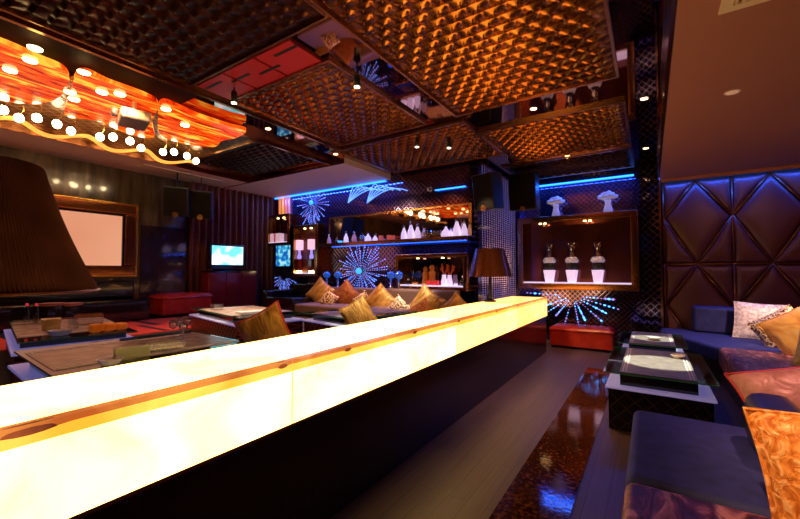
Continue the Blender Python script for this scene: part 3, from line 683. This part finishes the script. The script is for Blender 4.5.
# red cabinet, television
t = thing('red_cabinet', 'glossy red lacquer cabinet under the television', 'cabinet', (-7.4, 4.7, ZP), world=True)
part('carcass', B((-7.54, 4.2, ZP+.03), (-7.30, 5.30, 1.40)), 'redlacquer', t, bevel=.008)
for k in range(3): part('door', B((-7.30, 4.22+k*.36, ZP+.06), (-7.285, 4.56+k*.36, 1.37)), 'redlacquer', t, bevel=.004)
part('top', B((-7.54, 4.18, 1.40), (-7.28, 5.32, 1.42)), 'blackgloss', t)
q = at(226, 257, 'X', -7.35)
t = thing('television', 'flat television with a bright cyan-white picture on the red cabinet', 'television', (-7.42, 4.66, 1.42), world=True)
part('casing', B((-7.45, 4.28, 1.46), (-7.39, 5.06, 1.97)), 'blackgloss', t, bevel=.01)
part('screen', B((-7.39, 4.32, 1.55), (-7.385, 5.02, 1.94)), 'tvscreen', t)
part('stand', MB().box((-7.46, 4.55, 1.42), (-7.34, 4.80, 1.43)).box((-7.44, 4.63, 1.43), (-7.41, 4.72, 1.48)), 'black', t)
# soffit grille
t = tag(part('air_grille', B((-7.3, 2.9, ZS-.008), (-7.02, 4.3, ZS)), 'grille'), 'long narrow air grille in the beige soffit above the speakers', 'vent')

# rug
t = thing('striped_rug', 'red rug with black stripes on the raised lounge floor', 'rug', (-6.2, 2.4, ZP), world=True)
part('pile', B((-6.95, .3, ZP), (-5.45, 4.5, ZP+.012)), 'rug', t)
sb = MB()
for k in range(7):
    y = .55+k*.55+.1*(k % 2)
    sb.box((-6.93, y, ZP+.012), (-6.2, y+.10, ZP+.014)); sb.box((-6.3, y+.25, ZP+.012), (-5.47, y+.32, ZP+.014))
part('stripes', sb, 'rugblack', t)

# ---------------------------------------------------------------- niches and shelves
def frame_x(y, x0, x1, z0, z1, w, d, mb=None):
    mb = mb or MB()
    mb.box((x0, y-d, z0), (x1, y, z0+w)); mb.box((x0, y-d, z1-w), (x1, y, z1)); mb.box((x0, y-d, z0+w), (x0+w, y, z1-w)); mb.box((x1-w, y-d, z0+w), (x1, y, z1-w)); return mb
def niche(label, x0, x1, z0, z1, yw, d, w, inside='curtain', back='mirror_dark', lamps=(), bottom='whitelit'):
    t = thing('display_niche', label, 'display niche', ((x0+x1)/2, yw, z0), world=True)
    part('frame', frame_x(yw, x0, x1, z0, z1, w, d), 'bronze', t, bevel=.012)
    part('inner_trim', frame_x(yw-.02, x0+w, x1-w, z0+w, z1-w, .018, d-.01), 'gold_trim', t)
    part('back_panel', B((x0+w, yw-.02, z0+w), (x1-w, yw-.005, z1-w)), back, t)
    part('shelf_board', B((x0+w+.01, yw-d+.03, z0+w+.018), (x1-w-.01, yw-.02, z0+w+.038)), bottom, t)
    for lx in lamps:
        part('lamp', MB().lathe([(.026, 0), (.026, .012)], (lx, yw-d*.55, z1-w-.032), 14), 'lamp', t)
    return t, z0+w+.039
zA, zB = 1.10, 2.58
nt, zs1 = niche('large bronze framed niche with three potted plants on its lit shelf', -2.28, -.16, 1.06, 2.50, YW, .34, .10, lamps=(-1.85, -1.76, -1.03, -.94), back='redback')
# --- plants in the niche
def potted(name, label, loc):
    t = thing(name, label, 'plant', loc, 0, None)
    part('pot', MB().lathe([(.095, 0), (.14, .24), (.12, .24), (.10, .22)], seg=4, T=Matrix.Rotation(PI/4, 4, 'Z')), M['uplitpaint'], t, bevel=.01)
    f = MB(); rnd = random.Random(3)
    for k in range(40):
        a = rnd.random()*2*PI; r = rnd.random()*.09; z = .24+rnd.random()*.18; dx = math.cos(a); dy = math.sin(a)
        f.add([(r*dx*.5, r*dy*.5, z-.02), (r*dx+dy*.02+.02*dx, r*dy-dx*.02+.02*dy, z), ((r+.045)*dx, (r+.045)*dy, z+.05), (r*dx-dy*.02+.02*dx, r*dy+dx*.02+.02*dy, z)], [(0,1,2,3)])
    f.ball((0, 0, .32), .10, 12, 8, 1.0)
    part('foliage', f, 'leaf', t)
    part('flower_band', MB().lathe([(.105, .38), (.125, .42), (.10, .47), (.08, .49)], seg=20), 'petal', t, True)
    part('glass_neck', MB().lathe([(.085, .47), (.052, .56), (.058, .64), (.088, .76), (.080, .76), (.050, .64), (.045, .56), (.075, .48)], seg=18, cap=False), 'chrome', t, True)
    return t
lx = [at(x, 275, 'Y', 8.0) for x in (549.5, 572, 598)]
pt = potted('potted_arrangement', 'white square pot with black foliage and silver vase neck, left of three in the niche', (lx[0].x, 8.0, zs1))
dup(pt, (lx[1].x, 8.0, zs1), label='white square pot with black foliage and silver vase neck, middle of three in the niche')
dup(pt, (lx[2].x, 8.0, zs1), label='white square pot with black foliage and silver vase neck, right of three in the niche')
def flower_vase(loc, label):
    t = thing('flower_vase', label, 'vase', loc)
    part('vase', MB().lathe([(.085, 0), (.07, .08), (.045, .18), (.06, .24), (.055, .24), (.04, .18)], seg=20), mat('violet_white_vase', (.8, .75, .9), .3, emit=(.45, .40, 1), es=.35), t, True)
    f = MB(); rnd = random.Random(5)
    for k in range(40):
        a = 2*PI*k/18; r = .12 if k < 18 else .075 if k < 32 else .03
        f.ball((r*math.cos(a)*1.15, r*math.sin(a), .28+(.0 if k < 18 else .045 if k < 32 else .07)+rnd.random()*.03), .034, 8, 6)
    part('blossoms', f, 'petal', t, True)
    return t
fx = [at(x, 208, 'Y', 8.03) for x in (556, 608)]
fv = flower_vase((fx[0].x, 8.03, 2.503), 'white vase of white blossoms on top of the large niche, left one')
dup(fv, (fx[1].x, 8.03, 2.503), label='white vase of white blossoms on top of the large niche, right one')
led((-2.0, YW-.05, 3.17), (-.22, YW-.02, 3.20), 'blue light strip above the two white flower vases')
led((-3.2, YL-.05, 2.86), (-2.62, YL-.02, 2.875), 'blue light strip above the mirror shelf, beside the left hanging speaker')
led((-7.6, YL-.05, ZS-.03), (-4.30, YL-.02, ZS-.008), 'long blue light strip under the soffit in the far left corner')

# shelf with mirror above
mt_ = thing('shelf_mirror', 'wide bronze mirror behind the shelf of white bottles', 'mirror', (-4.1, YL, 2.1), world=True)
part('glass', B((-5.75, YL-.03, 2.05), (-2.56, YL-.005, 2.54)), 'mirror', mt_)
part('frame', MB().box((-5.79, YL-.05, 2.54), (-2.50, YL-.002, 2.575)).box((-5.79, YL-.05, 2.02), (-5.75, YL-.002, 2.54)).box((-2.56, YL-.05, 2.02), (-2.50, YL-.002, 2.54)), 'gold_trim', mt_)
sh = thing('wall_shelf', 'long brown wall shelf carrying white bottles below the mirror', 'shelf', (-4.1, YL, 2.0), world=True)
part('board', B((-5.88, YL-.27, 1.93), (-2.50, YL-.051, 2.0)), 'bronze', sh, bevel=.004)
part('light_strip', B((-5.6, YL-.16, 1.922), (-2.55, YL-.14, 1.93)), mat('dim_blue_led', (0, .1, .3), .4, emit=(.015, .14, 1), es=1.6), sh)
ZH = 2.0005
YS = YL-.15
_proto = {}
def _sc(kind, s): k = .74 if 'bottle' in kind or kind == 'coral_vase' else 1; return (s*k, s*k, s*.95)
def small(kind, px, z, y, label, s=1.0, group=None, grp=None):
    q = at(px, 250, 'Y', y)
    key = kind
    if key in _proto:
        o = dup(_proto[key], (q.x, y, z), label=label); o.scale = _sc(key, s); return o
    cats = {'bottle': 'bottle', 'squat_bottle': 'bottle', 'pink_bottle': 'bottle', 'candle': 'candle', 'red_candle': 'candle', 'glass_tumbler': 'glass', 'bowl': 'bowl', 'gold_bowl': 'bowl',
            'amber_figurine': 'figurine', 'coral_vase': 'vase', 'dark_figurine': 'figurine', 'white_jar': 'jar', 'lantern': 'lantern', 'gift_box': 'box', 'goblet': 'goblet', 'ashtray': 'ashtray', 'wine_glass': 'glass'}
    nm = {'candle': 'pillar_candle', 'red_candle': 'votive_candle'}.get(kind, kind)
    t = thing(nm, label, cats[kind], (q.x, y, z)); t.scale = _sc(kind, s)
    if kind in ('bottle', 'pink_bottle'):
        body = 'white' if kind == 'bottle' else mat('pink_bottle_glass', (.75, .35, .42), .2, emit=(1, .4, .55), es=.15)
        part('body', MB().lathe([(.075, 0), (.08, .02), (.07, .12), (.035, .19), (.028, .22)], seg=20), body if kind != 'bottle' else M['uplitpaint'], t, True)
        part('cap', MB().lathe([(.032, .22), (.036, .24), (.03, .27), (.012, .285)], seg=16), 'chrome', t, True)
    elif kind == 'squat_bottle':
        part('body', MB().lathe([(.09, 0), (.095, .03), (.08, .08), (.03, .13), (.025, .15)], seg=20), M['uplitpaint'], t, True)
        part('cap', MB().lathe([(.028, .15), (.03, .17), (.01, .185)], seg=16), 'chrome', t, True)
    elif kind in ('candle', 'red_candle'):
        part('wax', MB().lathe([(.045, 0), (.045, .11), (.035, .105)], seg=18), 'pinkcandle' if kind == 'candle' else 'redcandle', t)
        part('wick', MB().lathe([(.003, .105), (.003, .125)], seg=6), 'black', t)
    elif kind == 'glass_tumbler':
        part('bowl', MB().lathe([(.035, 0), (.045, .12), (.042, .12), (.032, .01)], seg=16), 'clear', t, True)
        part('amber_fill', MB().lathe([(.031, .012), (.038, .07)], seg=14), 'gold', t)
    elif kind == 'wine_glass':
        part('foot', MB().lathe([(.034, 0), (.034, .003), (.005, .008)], seg=16), 'clear', t, True)
        part('stem', MB().lathe([(.004, .006), (.004, .08)], seg=8), 'clear', t)
        part('bowl', MB().lathe([(.005, .08), (.03, .10), (.036, .135), (.028, .17), (.027, .17), (.034, .135), (.028, .103), (.004, .084)], seg=18), 'clear', t, True)
    elif kind in ('bowl', 'gold_bowl'):
        part('dish', MB().lathe([(.035, 0), (.075, .06), (.07, .06), (.03, .01)], seg=20), 'gold' if kind == 'gold_bowl' else 'fire_c', t, True)
        if kind == 'gold_bowl': part('cord', MB().tube([(.06, 0, .055), (.03, 0, .28)], .003, 5).tube([(-.06, 0, .055), (-.03, 0, .28)], .003, 5), 'gold', t)
    elif kind == 'amber_figurine':
        part('torso', MB().lathe([(.05, 0), (.06, .04), (.045, .12), (.06, .18), (.03, .22)], seg=12), 'amber', t, True)
        part('head', MB().ball((0, 0, .25), .04, 10, 8, 1.3), 'amber', t, True)
    elif kind == 'coral_vase':
        part('vase', MB().lathe([(.06, 0), (.065, .05), (.04, .14), (.045, .17), (.035, .16)], seg=18), M['uplitpaint'], t, True)
        rnd = random.Random(2); cb = MB()
        for k in range(16):
            a = rnd.random()*2*PI; r = .03+rnd.random()*.09; top = (r*math.cos(a), r*math.sin(a)*.6, .24+rnd.random()*.10)
            cb.tube([(0, 0, .15), (top[0]*.5, top[1]*.5, .21), top], .006, 5); cb.ball(top, .014, 6, 4)
        part('coral_branches', cb, 'coral', t, True)
    elif kind == 'dark_figurine':
        part('torso', MB().lathe([(.05, 0), (.055, .06), (.03, .12)], seg=12), 'blackgloss', t, True)
        part('head', MB().ball((.01, 0, .15), .035, 10, 8), 'chrome', t, True)
    elif kind == 'white_jar':
        part('jar', MB().lathe([(.035, 0), (.04, .03), (.03, .05)], seg=16), M['uplitpaint'], t, True)
        part('lid', MB().lathe([(.03, .05), (.008, .065), (.008, .075)], seg=12), 'white', t, True)
    elif kind == 'lantern':
        part('column', MB().box((-.05, -.05, 0), (.05, .05, .36)), 'redlacquer', t, bevel=.006)
        part('lit_shade', MB().box((-.07, -.07, .60), (.07, .07, .86)), mat('pink_lantern_paper', (.8, .6, .7), .5, emit=(1, .55, .75), es=1.0), t, bevel=.01)
        part('glass_stem', MB().lathe([(.04, .36), (.055, .42), (.03, .5), (.03, .6)], seg=14), 'fire_v', t, True)
        part('amber_foot', MB().lathe([(.07, .0), (.06, .06)], seg=14), 'lamp', t)
    elif kind == 'gift_box':
        part('box', MB().box((-.17, -.07, 0), (.17, .07, .22)), mat('pale_pink_card', (.75, .55, .6), .5, emit=(1, .6, .75), es=.5), t, bevel=.008)
        part('band', MB().box((-.03, -.072, 0), (.03, .072, .221)), 'pinkcandle', t)
    elif kind == 'goblet':
        part('globe', MB().ball((0, 0, .22), .065, 14, 10), mat('blue_mirror_glass', (.12, .25, .8), .12, .8, emit=(.02, .2, 1), es=.25), t, True)
        part('stem', MB().lathe([(.05, 0), (.02, .02), (.016, .16)], seg=12), 'chrome', t, True)
    elif kind == 'ashtray':
        part('rim', MB().lathe([(.045, 0), (.07, .035), (.06, .035), (.04, .012)], seg=12), mat('cut_crystal', (.85, .75, .75), .08), t)
    _proto[key] = t
    return t
small('pink_bottle', 329, ZH, YS, 'pink bottle at the far left end of the mirror shelf', .75)
small('bowl', 340, ZH, YS, 'small blue bowl at the left of the mirror shelf', .8)
small('bottle', 346, ZH, YS, 'white bottle beside the blue bowl on the mirror shelf', .88)
small('pink_bottle', 354.5, ZH, YS, 'pink bottle right of the first white bottle on the mirror shelf', .80)
for x, w_ in ((361, 'left'), (364.5, 'right')): small('glass_tumbler', x, ZH, YS+.03, 'amber tumbler between pink bottle and squat bottles, '+w_+' of the two', 1.0)
small('squat_bottle', 368, ZH, YS, 'squat white bottle left of the pink candles', 1.0)
small('squat_bottle', 375, ZH, YS, 'smaller squat white bottle next to the pink candles', .75)
small('candle', 381, ZH, YS, 'pink pillar candle standing alone on the mirror shelf', .95)
small('candle', 389, ZH, YS, 'pink pillar candle, left of the touching pair', .95)
small('candle', 393, ZH, YS, 'shorter pink pillar candle, right of the touching pair', .85)
small('bottle', 404, ZH, YS, 'white bottle, left of the three in the shelf middle', 1.0)
small('bottle', 411, ZH, YS, 'white bottle, tallest in the shelf middle', 1.2)
small('bottle', 417.5, ZH, YS, 'white bottle, right of the three in the shelf middle', 1.0)
for x, w_ in ((426, 'first'), (429.5, 'second'), (433, 'third'), (437, 'fourth'), (440, 'fifth')): small('glass_tumbler', x, ZH, YS+.02, 'amber tumbler in the row right of the three white bottles, %s from left' % w_, 1.15)
small('squat_bottle', 446, ZH, YS, 'squat white bottle left in the last shelf group', 1.2)
small('squat_bottle', 451, ZH, YS+.05, 'small white bottle half hidden in the last shelf group', .85)
small('bottle', 457, ZH, YS, 'tall white bottle in the last shelf group', 1.2)
small('bottle', 464.5, ZH, YS, 'white bottle at the right end of the mirror shelf', .98)

# small niche under the shelf
n2, zs2 = niche('low bronze niche under the mirror shelf with corals and candles', -3.92, -2.50, 1.08, 1.72, YL, .26, .05, lamps=(-3.5, -3.0), back='mirror_dark')
YN = YL-.13
small('gold_bowl', 415, zs2, YN, 'hanging gold bowl in the low niche', 1.0)
small('dark_figurine', 408, zs2, YN, 'small dark figurine at the left end of the low niche', .7)
small('amber_figurine', 425.5, zs2, YN+.05, 'amber carved figurine, left one in the low niche', 1.15)
small('amber_figurine', 432, zs2, YN+.05, 'amber carved figurine, right and taller one in the low niche', 1.25)
small('red_candle', 428.5, zs2, YN-.05, 'red votive candle, left of three in the low niche', .75)
small('red_candle', 433, zs2, YN-.05, 'red votive candle, middle of three in the low niche', .65)
small('red_candle', 437, zs2, YN-.05, 'red votive candle, right of three in the low niche', .8)
small('coral_vase', 444, zs2, YN, 'white vase with red coral, left one in the low niche', 1.15)
small('coral_vase', 449.5, zs2, YN, 'white vase with red coral, right one in the low niche', 1.1)
small('white_jar', 455.5, zs2, YN-.03, 'tiny white lidded jar in the low niche', .9)
small('dark_figurine', 463, zs2, YN, 'black and silver figurine at the right end of the low niche', 1.1)
# far left niches
a = at(267, 216, 'Y', YL-.2); b = at(290, 245, 'Y', YL-.2)
n3, z3 = niche('small square bronze niche holding a pale gift box', a.x, b.x, b.z, a.z, YL, .22, .05, lamps=((a.x+b.x)/2-.1, (a.x+b.x)/2+.1), back='mirror_dark')
small('gift_box', 277, z3, YL-.11, 'pale pink gift box in the small square niche', 1.0)
a = at(293, 226, 'Y', YL-.2); b = at(318, 277, 'Y', YL-.2)
n4, z4 = niche('tall narrow bronze niche holding two lanterns', a.x, b.x, b.z, a.z, YL, .22, .05, lamps=((a.x+b.x)/2-.1, (a.x+b.x)/2+.1), back='curtain')
sc4 = (a.z-z4-.2)/.95
small('lantern', 299.5, z4, YL-.11, 'pink topped lantern, left one in the tall niche', sc4)
small('lantern', 311.5, z4, YL-.11, 'pink topped lantern, right one in the tall niche', sc4)
# television reflection, painted as a glowing blue panel
a = at(260, 247, 'Y', YL); b = at(291, 266, 'Y', YL)
t = thing('tv_reflection_panel', 'painted cyan television reflection between the small niche and the fan of lights', 'screen', (a.x, YL, b.z), world=True)
part('bezel', B((max(a.x, XL+.16)-.02, YL-.03, b.z-.02), (b.x+.02, YL-.002, a.z+.02)), 'blackgloss', t)
part('picture', B((max(a.x, XL+.16), YL-.035, b.z), (b.x, YL-.03, a.z)), 'tvreflection', t)
# glowing tubes
for k, (x, mcol) in enumerate(((280, (1, .25, .05)), (283, (1, .45, .1)), (286, (.9, .2, .3)), (289, (.7, .25, .6)))):
    p1 = at(x, 195, 'Y', YL-.03); p2 = at(x, 214, 'Y', YL-.03)
    tag(part('light_tube', MB().tube([p1, p2], .03, 8), mat('tube_glow_%d' % k, (.5, .2, .1), .4, emit=mcol, es=.8), None, True), ['orange', 'amber', 'rose', 'violet'][k]+' upright light tube on the wall beneath the soffit corner', 'light tube')
# fireworks of leds
def firework(name, label, c, R, ax='Y', n=26, a0=0, a1=360, inner=.18, sc=1.0, hub=True, seed=0, squash=1.0, hot=False):
    rnd = random.Random(seed)
    t = thing('firework_light', label, 'wall light', c, world=True)
    A, Bm = MB(), MB(); c = Vector(c)
    for k in range(n):
        a = R_(a0+(a1-a0)*k/n)
        a += R_(rnd.uniform(-3, 3)); RR = R*(.62+.45*rnd.random())
        s_ = inner
        while s_ < 1:
            r = RR*s_; w_ = (.004+.013*s_)*sc*rnd.uniform(.6, 1.3); mb = A if rnd.random() < .55 else Bm
            u = Vector((math.cos(a), 0, math.sin(a)*squash)); v = Vector((-math.sin(a), 0, math.cos(a)))
            p = c+u*r; mb.prism([p-u*w_, p-v*w_*.6, p+u*w_, p+v*w_*.6], (0, -.006, 0))
            s_ += .075+.02*rnd.random()
    part('blue_dots', A, M['fire_hot'] if hot else M['fire_b'], t)['kind'] = 'stuff'; part('violet_dots', Bm, 'fire_v', t)['kind'] = 'stuff'
    if hub: part('hub', MB().ball(c+Vector((0, -R*.11, 0)), R*.10, 14, 8), 'fire_c', t, True)
yf = YL-.012
def fw(label, px, py, rpx, **k):
    q = at(px, py, 'Y', k.pop('y', yf)); firework('f', label, q, rpx, **k)
fw('blue firework of light dots high on the wall under the soffit', 313, 203, .50, n=26, seed=1)
fw('large violet-blue firework of light dots between the cushions and the shelf', 361, 271, .64, n=48, seed=2, sc=1.2)
fw('fan of violet light dots below the cyan television reflection', 284, 276, .45, n=13, a0=190, a1=350, inner=.35, hub=False, seed=3)
fw('fan of light dots under the high blue firework', 312, 209, .42, n=10, a0=215, a1=325, inner=.45, hub=False, seed=4)
fw('wide blue firework of light dots below the large niche behind the right ottoman', 573, 296, 1.0, y=YW-.012, n=12, a0=176, a1=372, inner=.25, hub=False, seed=5, sc=2.1, squash=.7, hot=True)
# fountains of blue light
def fountain(label, px, py, sgn):
    q = at(px, py, 'Y', yf); t = thing('fountain_light', label, 'wall light', q, world=True); mb = MB()
    for k in range(5):
        w_ = (.30+.16*k)*.8; h_ = .36-.02*k
        pts = []
        for i in range(15):
            s_ = i/14; pts.append((q.x+sgn*w_*s_*1.3, q.y-.004, q.z+h_*math.sin(PI*s_*.78)*(1-.06*k)))
        mb.tube(pts, .009, 5)
    part('arcs', mb, 'fire_b', t, True)
fountain('blue light arcs above the mirror, left bundle', 348, 203, 1)
fountain('blue light arcs above the mirror, right bundle', 367, 203, 1)
# copper lattice panel
a = at(322, 245, 'Y', yf); b = at(367, 276, 'Y', yf)
tag(part('lattice_wall_panel', B((a.x, YL-.010, b.z), (b.x, YL-.001, a.z)), lattice('copper_lattice', (.10, .03, .03), (.60, .28, .22), 34)), 'copper lattice panel under the left end of the mirror shelf', 'wall panel')
for x, w_ in ((327, 'left one of the left pair'), (338, 'right one of the left pair'), (391, 'left one of the right pair'), (399, 'right one of the right pair')):
    small('goblet', x, ZP+.502, 5.68, 'blue glowing globe lamp on the sofa back, '+w_, 1.15)

# bead curtain on the side wall
mb = MB(); y = YL+.10
while y < 8.1:
    z = ZP+.3
    for k in range(58):
        zz = z+k*.0405; mb.add([(-2.365, y, zz-.02), (-2.375, y-.016, zz), (-2.365, y+.0, zz+.02), (-2.375, y+.016, zz), (-2.350, y, zz)], [(0, 1, 4), (1, 2, 4), (2, 3, 4), (3, 0, 4)])
    y += .115
t = part('bead_curtain', mb, mat('silver_violet_beads', (.55, .48, .8), .25, .8, emit=(.35, .28, 1), es=.16)); tag(t, 'curtain of silver-violet diamond beads hanging behind the table lamp', 'bead curtain', kind='stuff')
tag(part('curtain_rail', B((-2.41, YL+.05, ZP+.3+58*.0405-.02), (-2.33, 8.15, ZP+.3+58*.0405+.03)), 'bronze'), 'bronze rail holding the bead curtain', 'rail')

# ---------------------------------------------------------------- things on the tables
def put(kind, px, py, z, label, s=1.0):
    q = at(px, py, 'Z', z)
    o = small(kind, 400, z, 3.0, label, s); o.location = q; return o
put('ashtray', 678, 358, .503, 'crystal ashtray on the nearer right coffee table', 1.0)
put('ashtray', 654, 340, .503, 'crystal ashtray on the farther right coffee table', 1.1)
put('wine_glass', 173, 338, ZG, 'empty wine glass, leftmost of the group behind the counter', .85)
put('wine_glass', 180, 336, ZG, 'empty wine glass, second of the group behind the counter', .85)
put('wine_glass', 187, 334, ZG, 'empty wine glass, third of the group behind the counter', .85)
put('wine_glass', 183, 341, ZG, 'empty wine glass standing nearest the counter in the group', .85)
def boxy(name, label, cat, px, py, z, sx, sy, sz, mt, rz=RT, lid=None):
    q = at(px, py, 'Z', z); t = thing(name, label, cat, q, rz)
    part('body', B((-sx/2, -sy/2, 0), (sx/2, sy/2, sz)), mt, t, bevel=.004)
    if lid: part('lid', B((-sx/2-.004, -sy/2-.004, sz), (sx/2+.004, sy/2+.004, sz+.02)), lid, t)
    return t
q = at(108, 331, 'Z', ZG)
t = thing('orange_box_row', 'row of rounded orange boxes on the crowded left table', 'box', q, PI/2)
mb = MB()
for k in range(3): part('orange_block', B((-.13+k*.09, -.04, 0), (-.045+k*.09, .04, .06+.01*(k < 2))), 'orangeplastic', t, bevel=.02)
boxy('tissue_box', 'cream tissue box on the crowded left table', 'box', 51, 329, ZG, .12, .12, .07, 'cream', lid='cream')
boxy('glass_box', 'wide clear glass ice box on the crowded left table', 'box', 88, 324, ZG, .12, .22, .10, 'clear')
boxy('glass_box', 'narrow clear glass cube between tissue box and ice box', 'box', 73, 328, ZG, .07, .07, .08, 'clear')
boxy('glass_box', 'flat clear glass tray at the left back of the crowded table', 'box', 28, 324, ZG, .10, .22, .04, 'clear')
put('ashtray', 60, 335, ZG, 'crystal ashtray beside the tissue box', 1.2)
put('ashtray', 110, 364, ZG, 'crystal ashtray on the table close behind the counter', .9)
boxy('acrylic_card_holder', 'pale yellow acrylic card holder on the table behind the counter', 'card holder', 132, 357, ZG, .05, .17, .06, mat('pale_yellow_card', (.55, .58, .32), .3))
boxy('glass_box', 'amber glass box with wooden tray right of the card holder', 'box', 166, 350, ZG, .09, .20, .05, 'clear')
boxy('glass_box', 'clear glass cube on the woven-sided table', 'box', 217, 310, ZG, .12, .12, .08, 'clear')
boxy('serving_tray', 'white serving tray on the woven-sided table', 'tray', 257, 313, ZG, .16, .45, .03, 'white')
# drinks bottles and round stools behind
for x, w_ in ((52, 'left'), (70, 'right')):
    q = at(x, 303, 'X', -6.3)
    t = thing('round_stool', 'black round stool with dusky pink top behind the crowded table, '+w_+' one', 'stool', (q.x, q.y, ZP))
    part('drum', MB().lathe([(.13, 0), (.13, q.z-ZP-.03)], seg=24), 'blackgloss', t)
    part('seat', MB().lathe([(.125, q.z-ZP-.03), (.125, q.z-ZP)], seg=24), mat('dusky_pink_'+w_, (.25, .08, .07), .4), t)
for x, w_ in ((26.5, 'left'), (36, 'right')):
    q = at(x, 322, 'Z', ZG)
    t = thing('slim_bottle', 'slim dark bottle with red cap at the back of the crowded left table, '+w_+' one', 'bottle', q)
    part('body', MB().lathe([(.022, 0), (.022, .10), (.010, .14), (.010, .16)], seg=14), 'blackgloss', t, True)
    part('cap', MB().lathe([(.012, .16), (.012, .185)], seg=12), 'redcandle', t)

# ---------------------------------------------------------------- light in the room
def area(loc, target, sx, sy, power, col):
    L = bpy.data.lights.new('soft_light', 'AREA'); L.shape = 'RECTANGLE'; L.size = sx; L.size_y = sy; L.energy = power; L.color = col
    o = bpy.data.objects.new('soft_light', L); C.objects.link(o); o.location = loc
    o.rotation_euler = (Vector(target)-Vector(loc)).to_track_quat('-Z', 'Y').to_euler()
area((1.3, YW-.20, ZR-.03), (1.3, YW-.9, 0), 2.3, .05, 28, (.02, .10, 1))
beam((1.5, 5.0, ZR-.02), (1.2, YW, 1.4), 7, 85, (1, .36, .16), 1)  # added warm fill on the padded wall, no fixture there
area((-1.1, YW-.12, 3.15), (-1.1, YW-.5, 0), 1.8, .05, 22, (.02, .12, 1))
area((-5.6, YL-.12, ZS-.06), (-5.6, YL-.5, 0), 3.2, .05, 65, (.02, .12, 1))
area((-4.0, YL-.19, 1.93), (-4.0, YL-.3, 0), 3, .05, 26, (.02, .10, 1))

for k, (x, y, tx, ty, pw_) in enumerate(((-.9, .95, .2, 3.9, 12), (-1.1, 4.5, -1.1, 5.0, 40), (-1.1, 6.65, -1.1, 7.7, 45), (-2.15, 1.9, -3.5, 1.5, 40), (-4.2, 1.5, -5.6, 2.4, 85), (-4.2, 3.2, -4.6, 3.2, 40), (-4.2, 4.5, -4.4, 5.2, 50), (-2.2, 4.5, -3.2, 5.2, 50))):  # downlights added so that their bounce gives warm ambient fill
    downlight(x, y, ZC, 'added fill downlight in the mirror ceiling, ' + ['over the walkway near the camera', 'on the strip between the two right embossed panels', 'right of the hanging speaker before the back panel', 'between the near dark panels and the glowing counter', 'beside the red glowing glass near the camera', 'beside the middle embossed panel towards the red glass', 'in front of the back sofa at left', 'in front of the back sofa at right'][k], (tx, ty, 0), pw_, 75, (1, .52, .22), 1)
w = bpy.data.worlds.new('world'); S.world = w; w.use_nodes = True
w.node_tree.nodes['Background'].inputs[0].default_value = (.5, .3, .3, 1); w.node_tree.nodes['Background'].inputs[1].default_value = .05
G = {'bottle': 'bottles on the mirror shelf', 'squat_bottle': 'bottles on the mirror shelf', 'pink_bottle': 'bottles on the mirror shelf', 'glass_tumbler': 'amber tumblers on the mirror shelf',
     'pillar_candle': 'pink candles on the mirror shelf', 'votive_candle': 'red votive candles in the low niche', 'coral_vase': 'coral vases in the low niche', 'amber_figurine': 'amber figurines in the low niche',
     'wine_glass': 'wine glasses behind the counter', 'goblet': 'blue globe lamps on the sofa back', 'tufted_ceiling_panel': 'embossed ceiling panels', 'throw_cushion': 'cushions of the lounge sofas',
     'throw_pillow': 'pillows on the right sofas', 'glass_coffee_table': 'low glass coffee tables', 'ceiling_spotlight': 'black ceiling spotlights', 'recessed_downlight': 'recessed downlights',
     'potted_arrangement': 'potted arrangements in the large niche', 'flower_vase': 'flower vases on the large niche', 'hanging_speaker': 'hanging speakers', 'lantern': 'lanterns in the tall niche',
     'tufted_ottoman': 'red tufted ottomans', 'round_stool': 'round black stools', 'light_tube': 'coloured light tubes', 'display_niche': 'bronze display niches', 'firework_light': 'firework wall lights',
     'fountain_light': 'blue light arcs', 'led_strip': 'blue light strips', 'ashtray': 'crystal ashtrays', 'glass_box': 'clear glass boxes', 'table_lamp': 'brown table lamps'}
for o in bpy.data.objects:
    k = o.name.split('.')[0]
    if o.parent is None and k in G: o['group'] = G[k]
for o in bpy.data.objects:
    if '_world' in o: del o['_world']
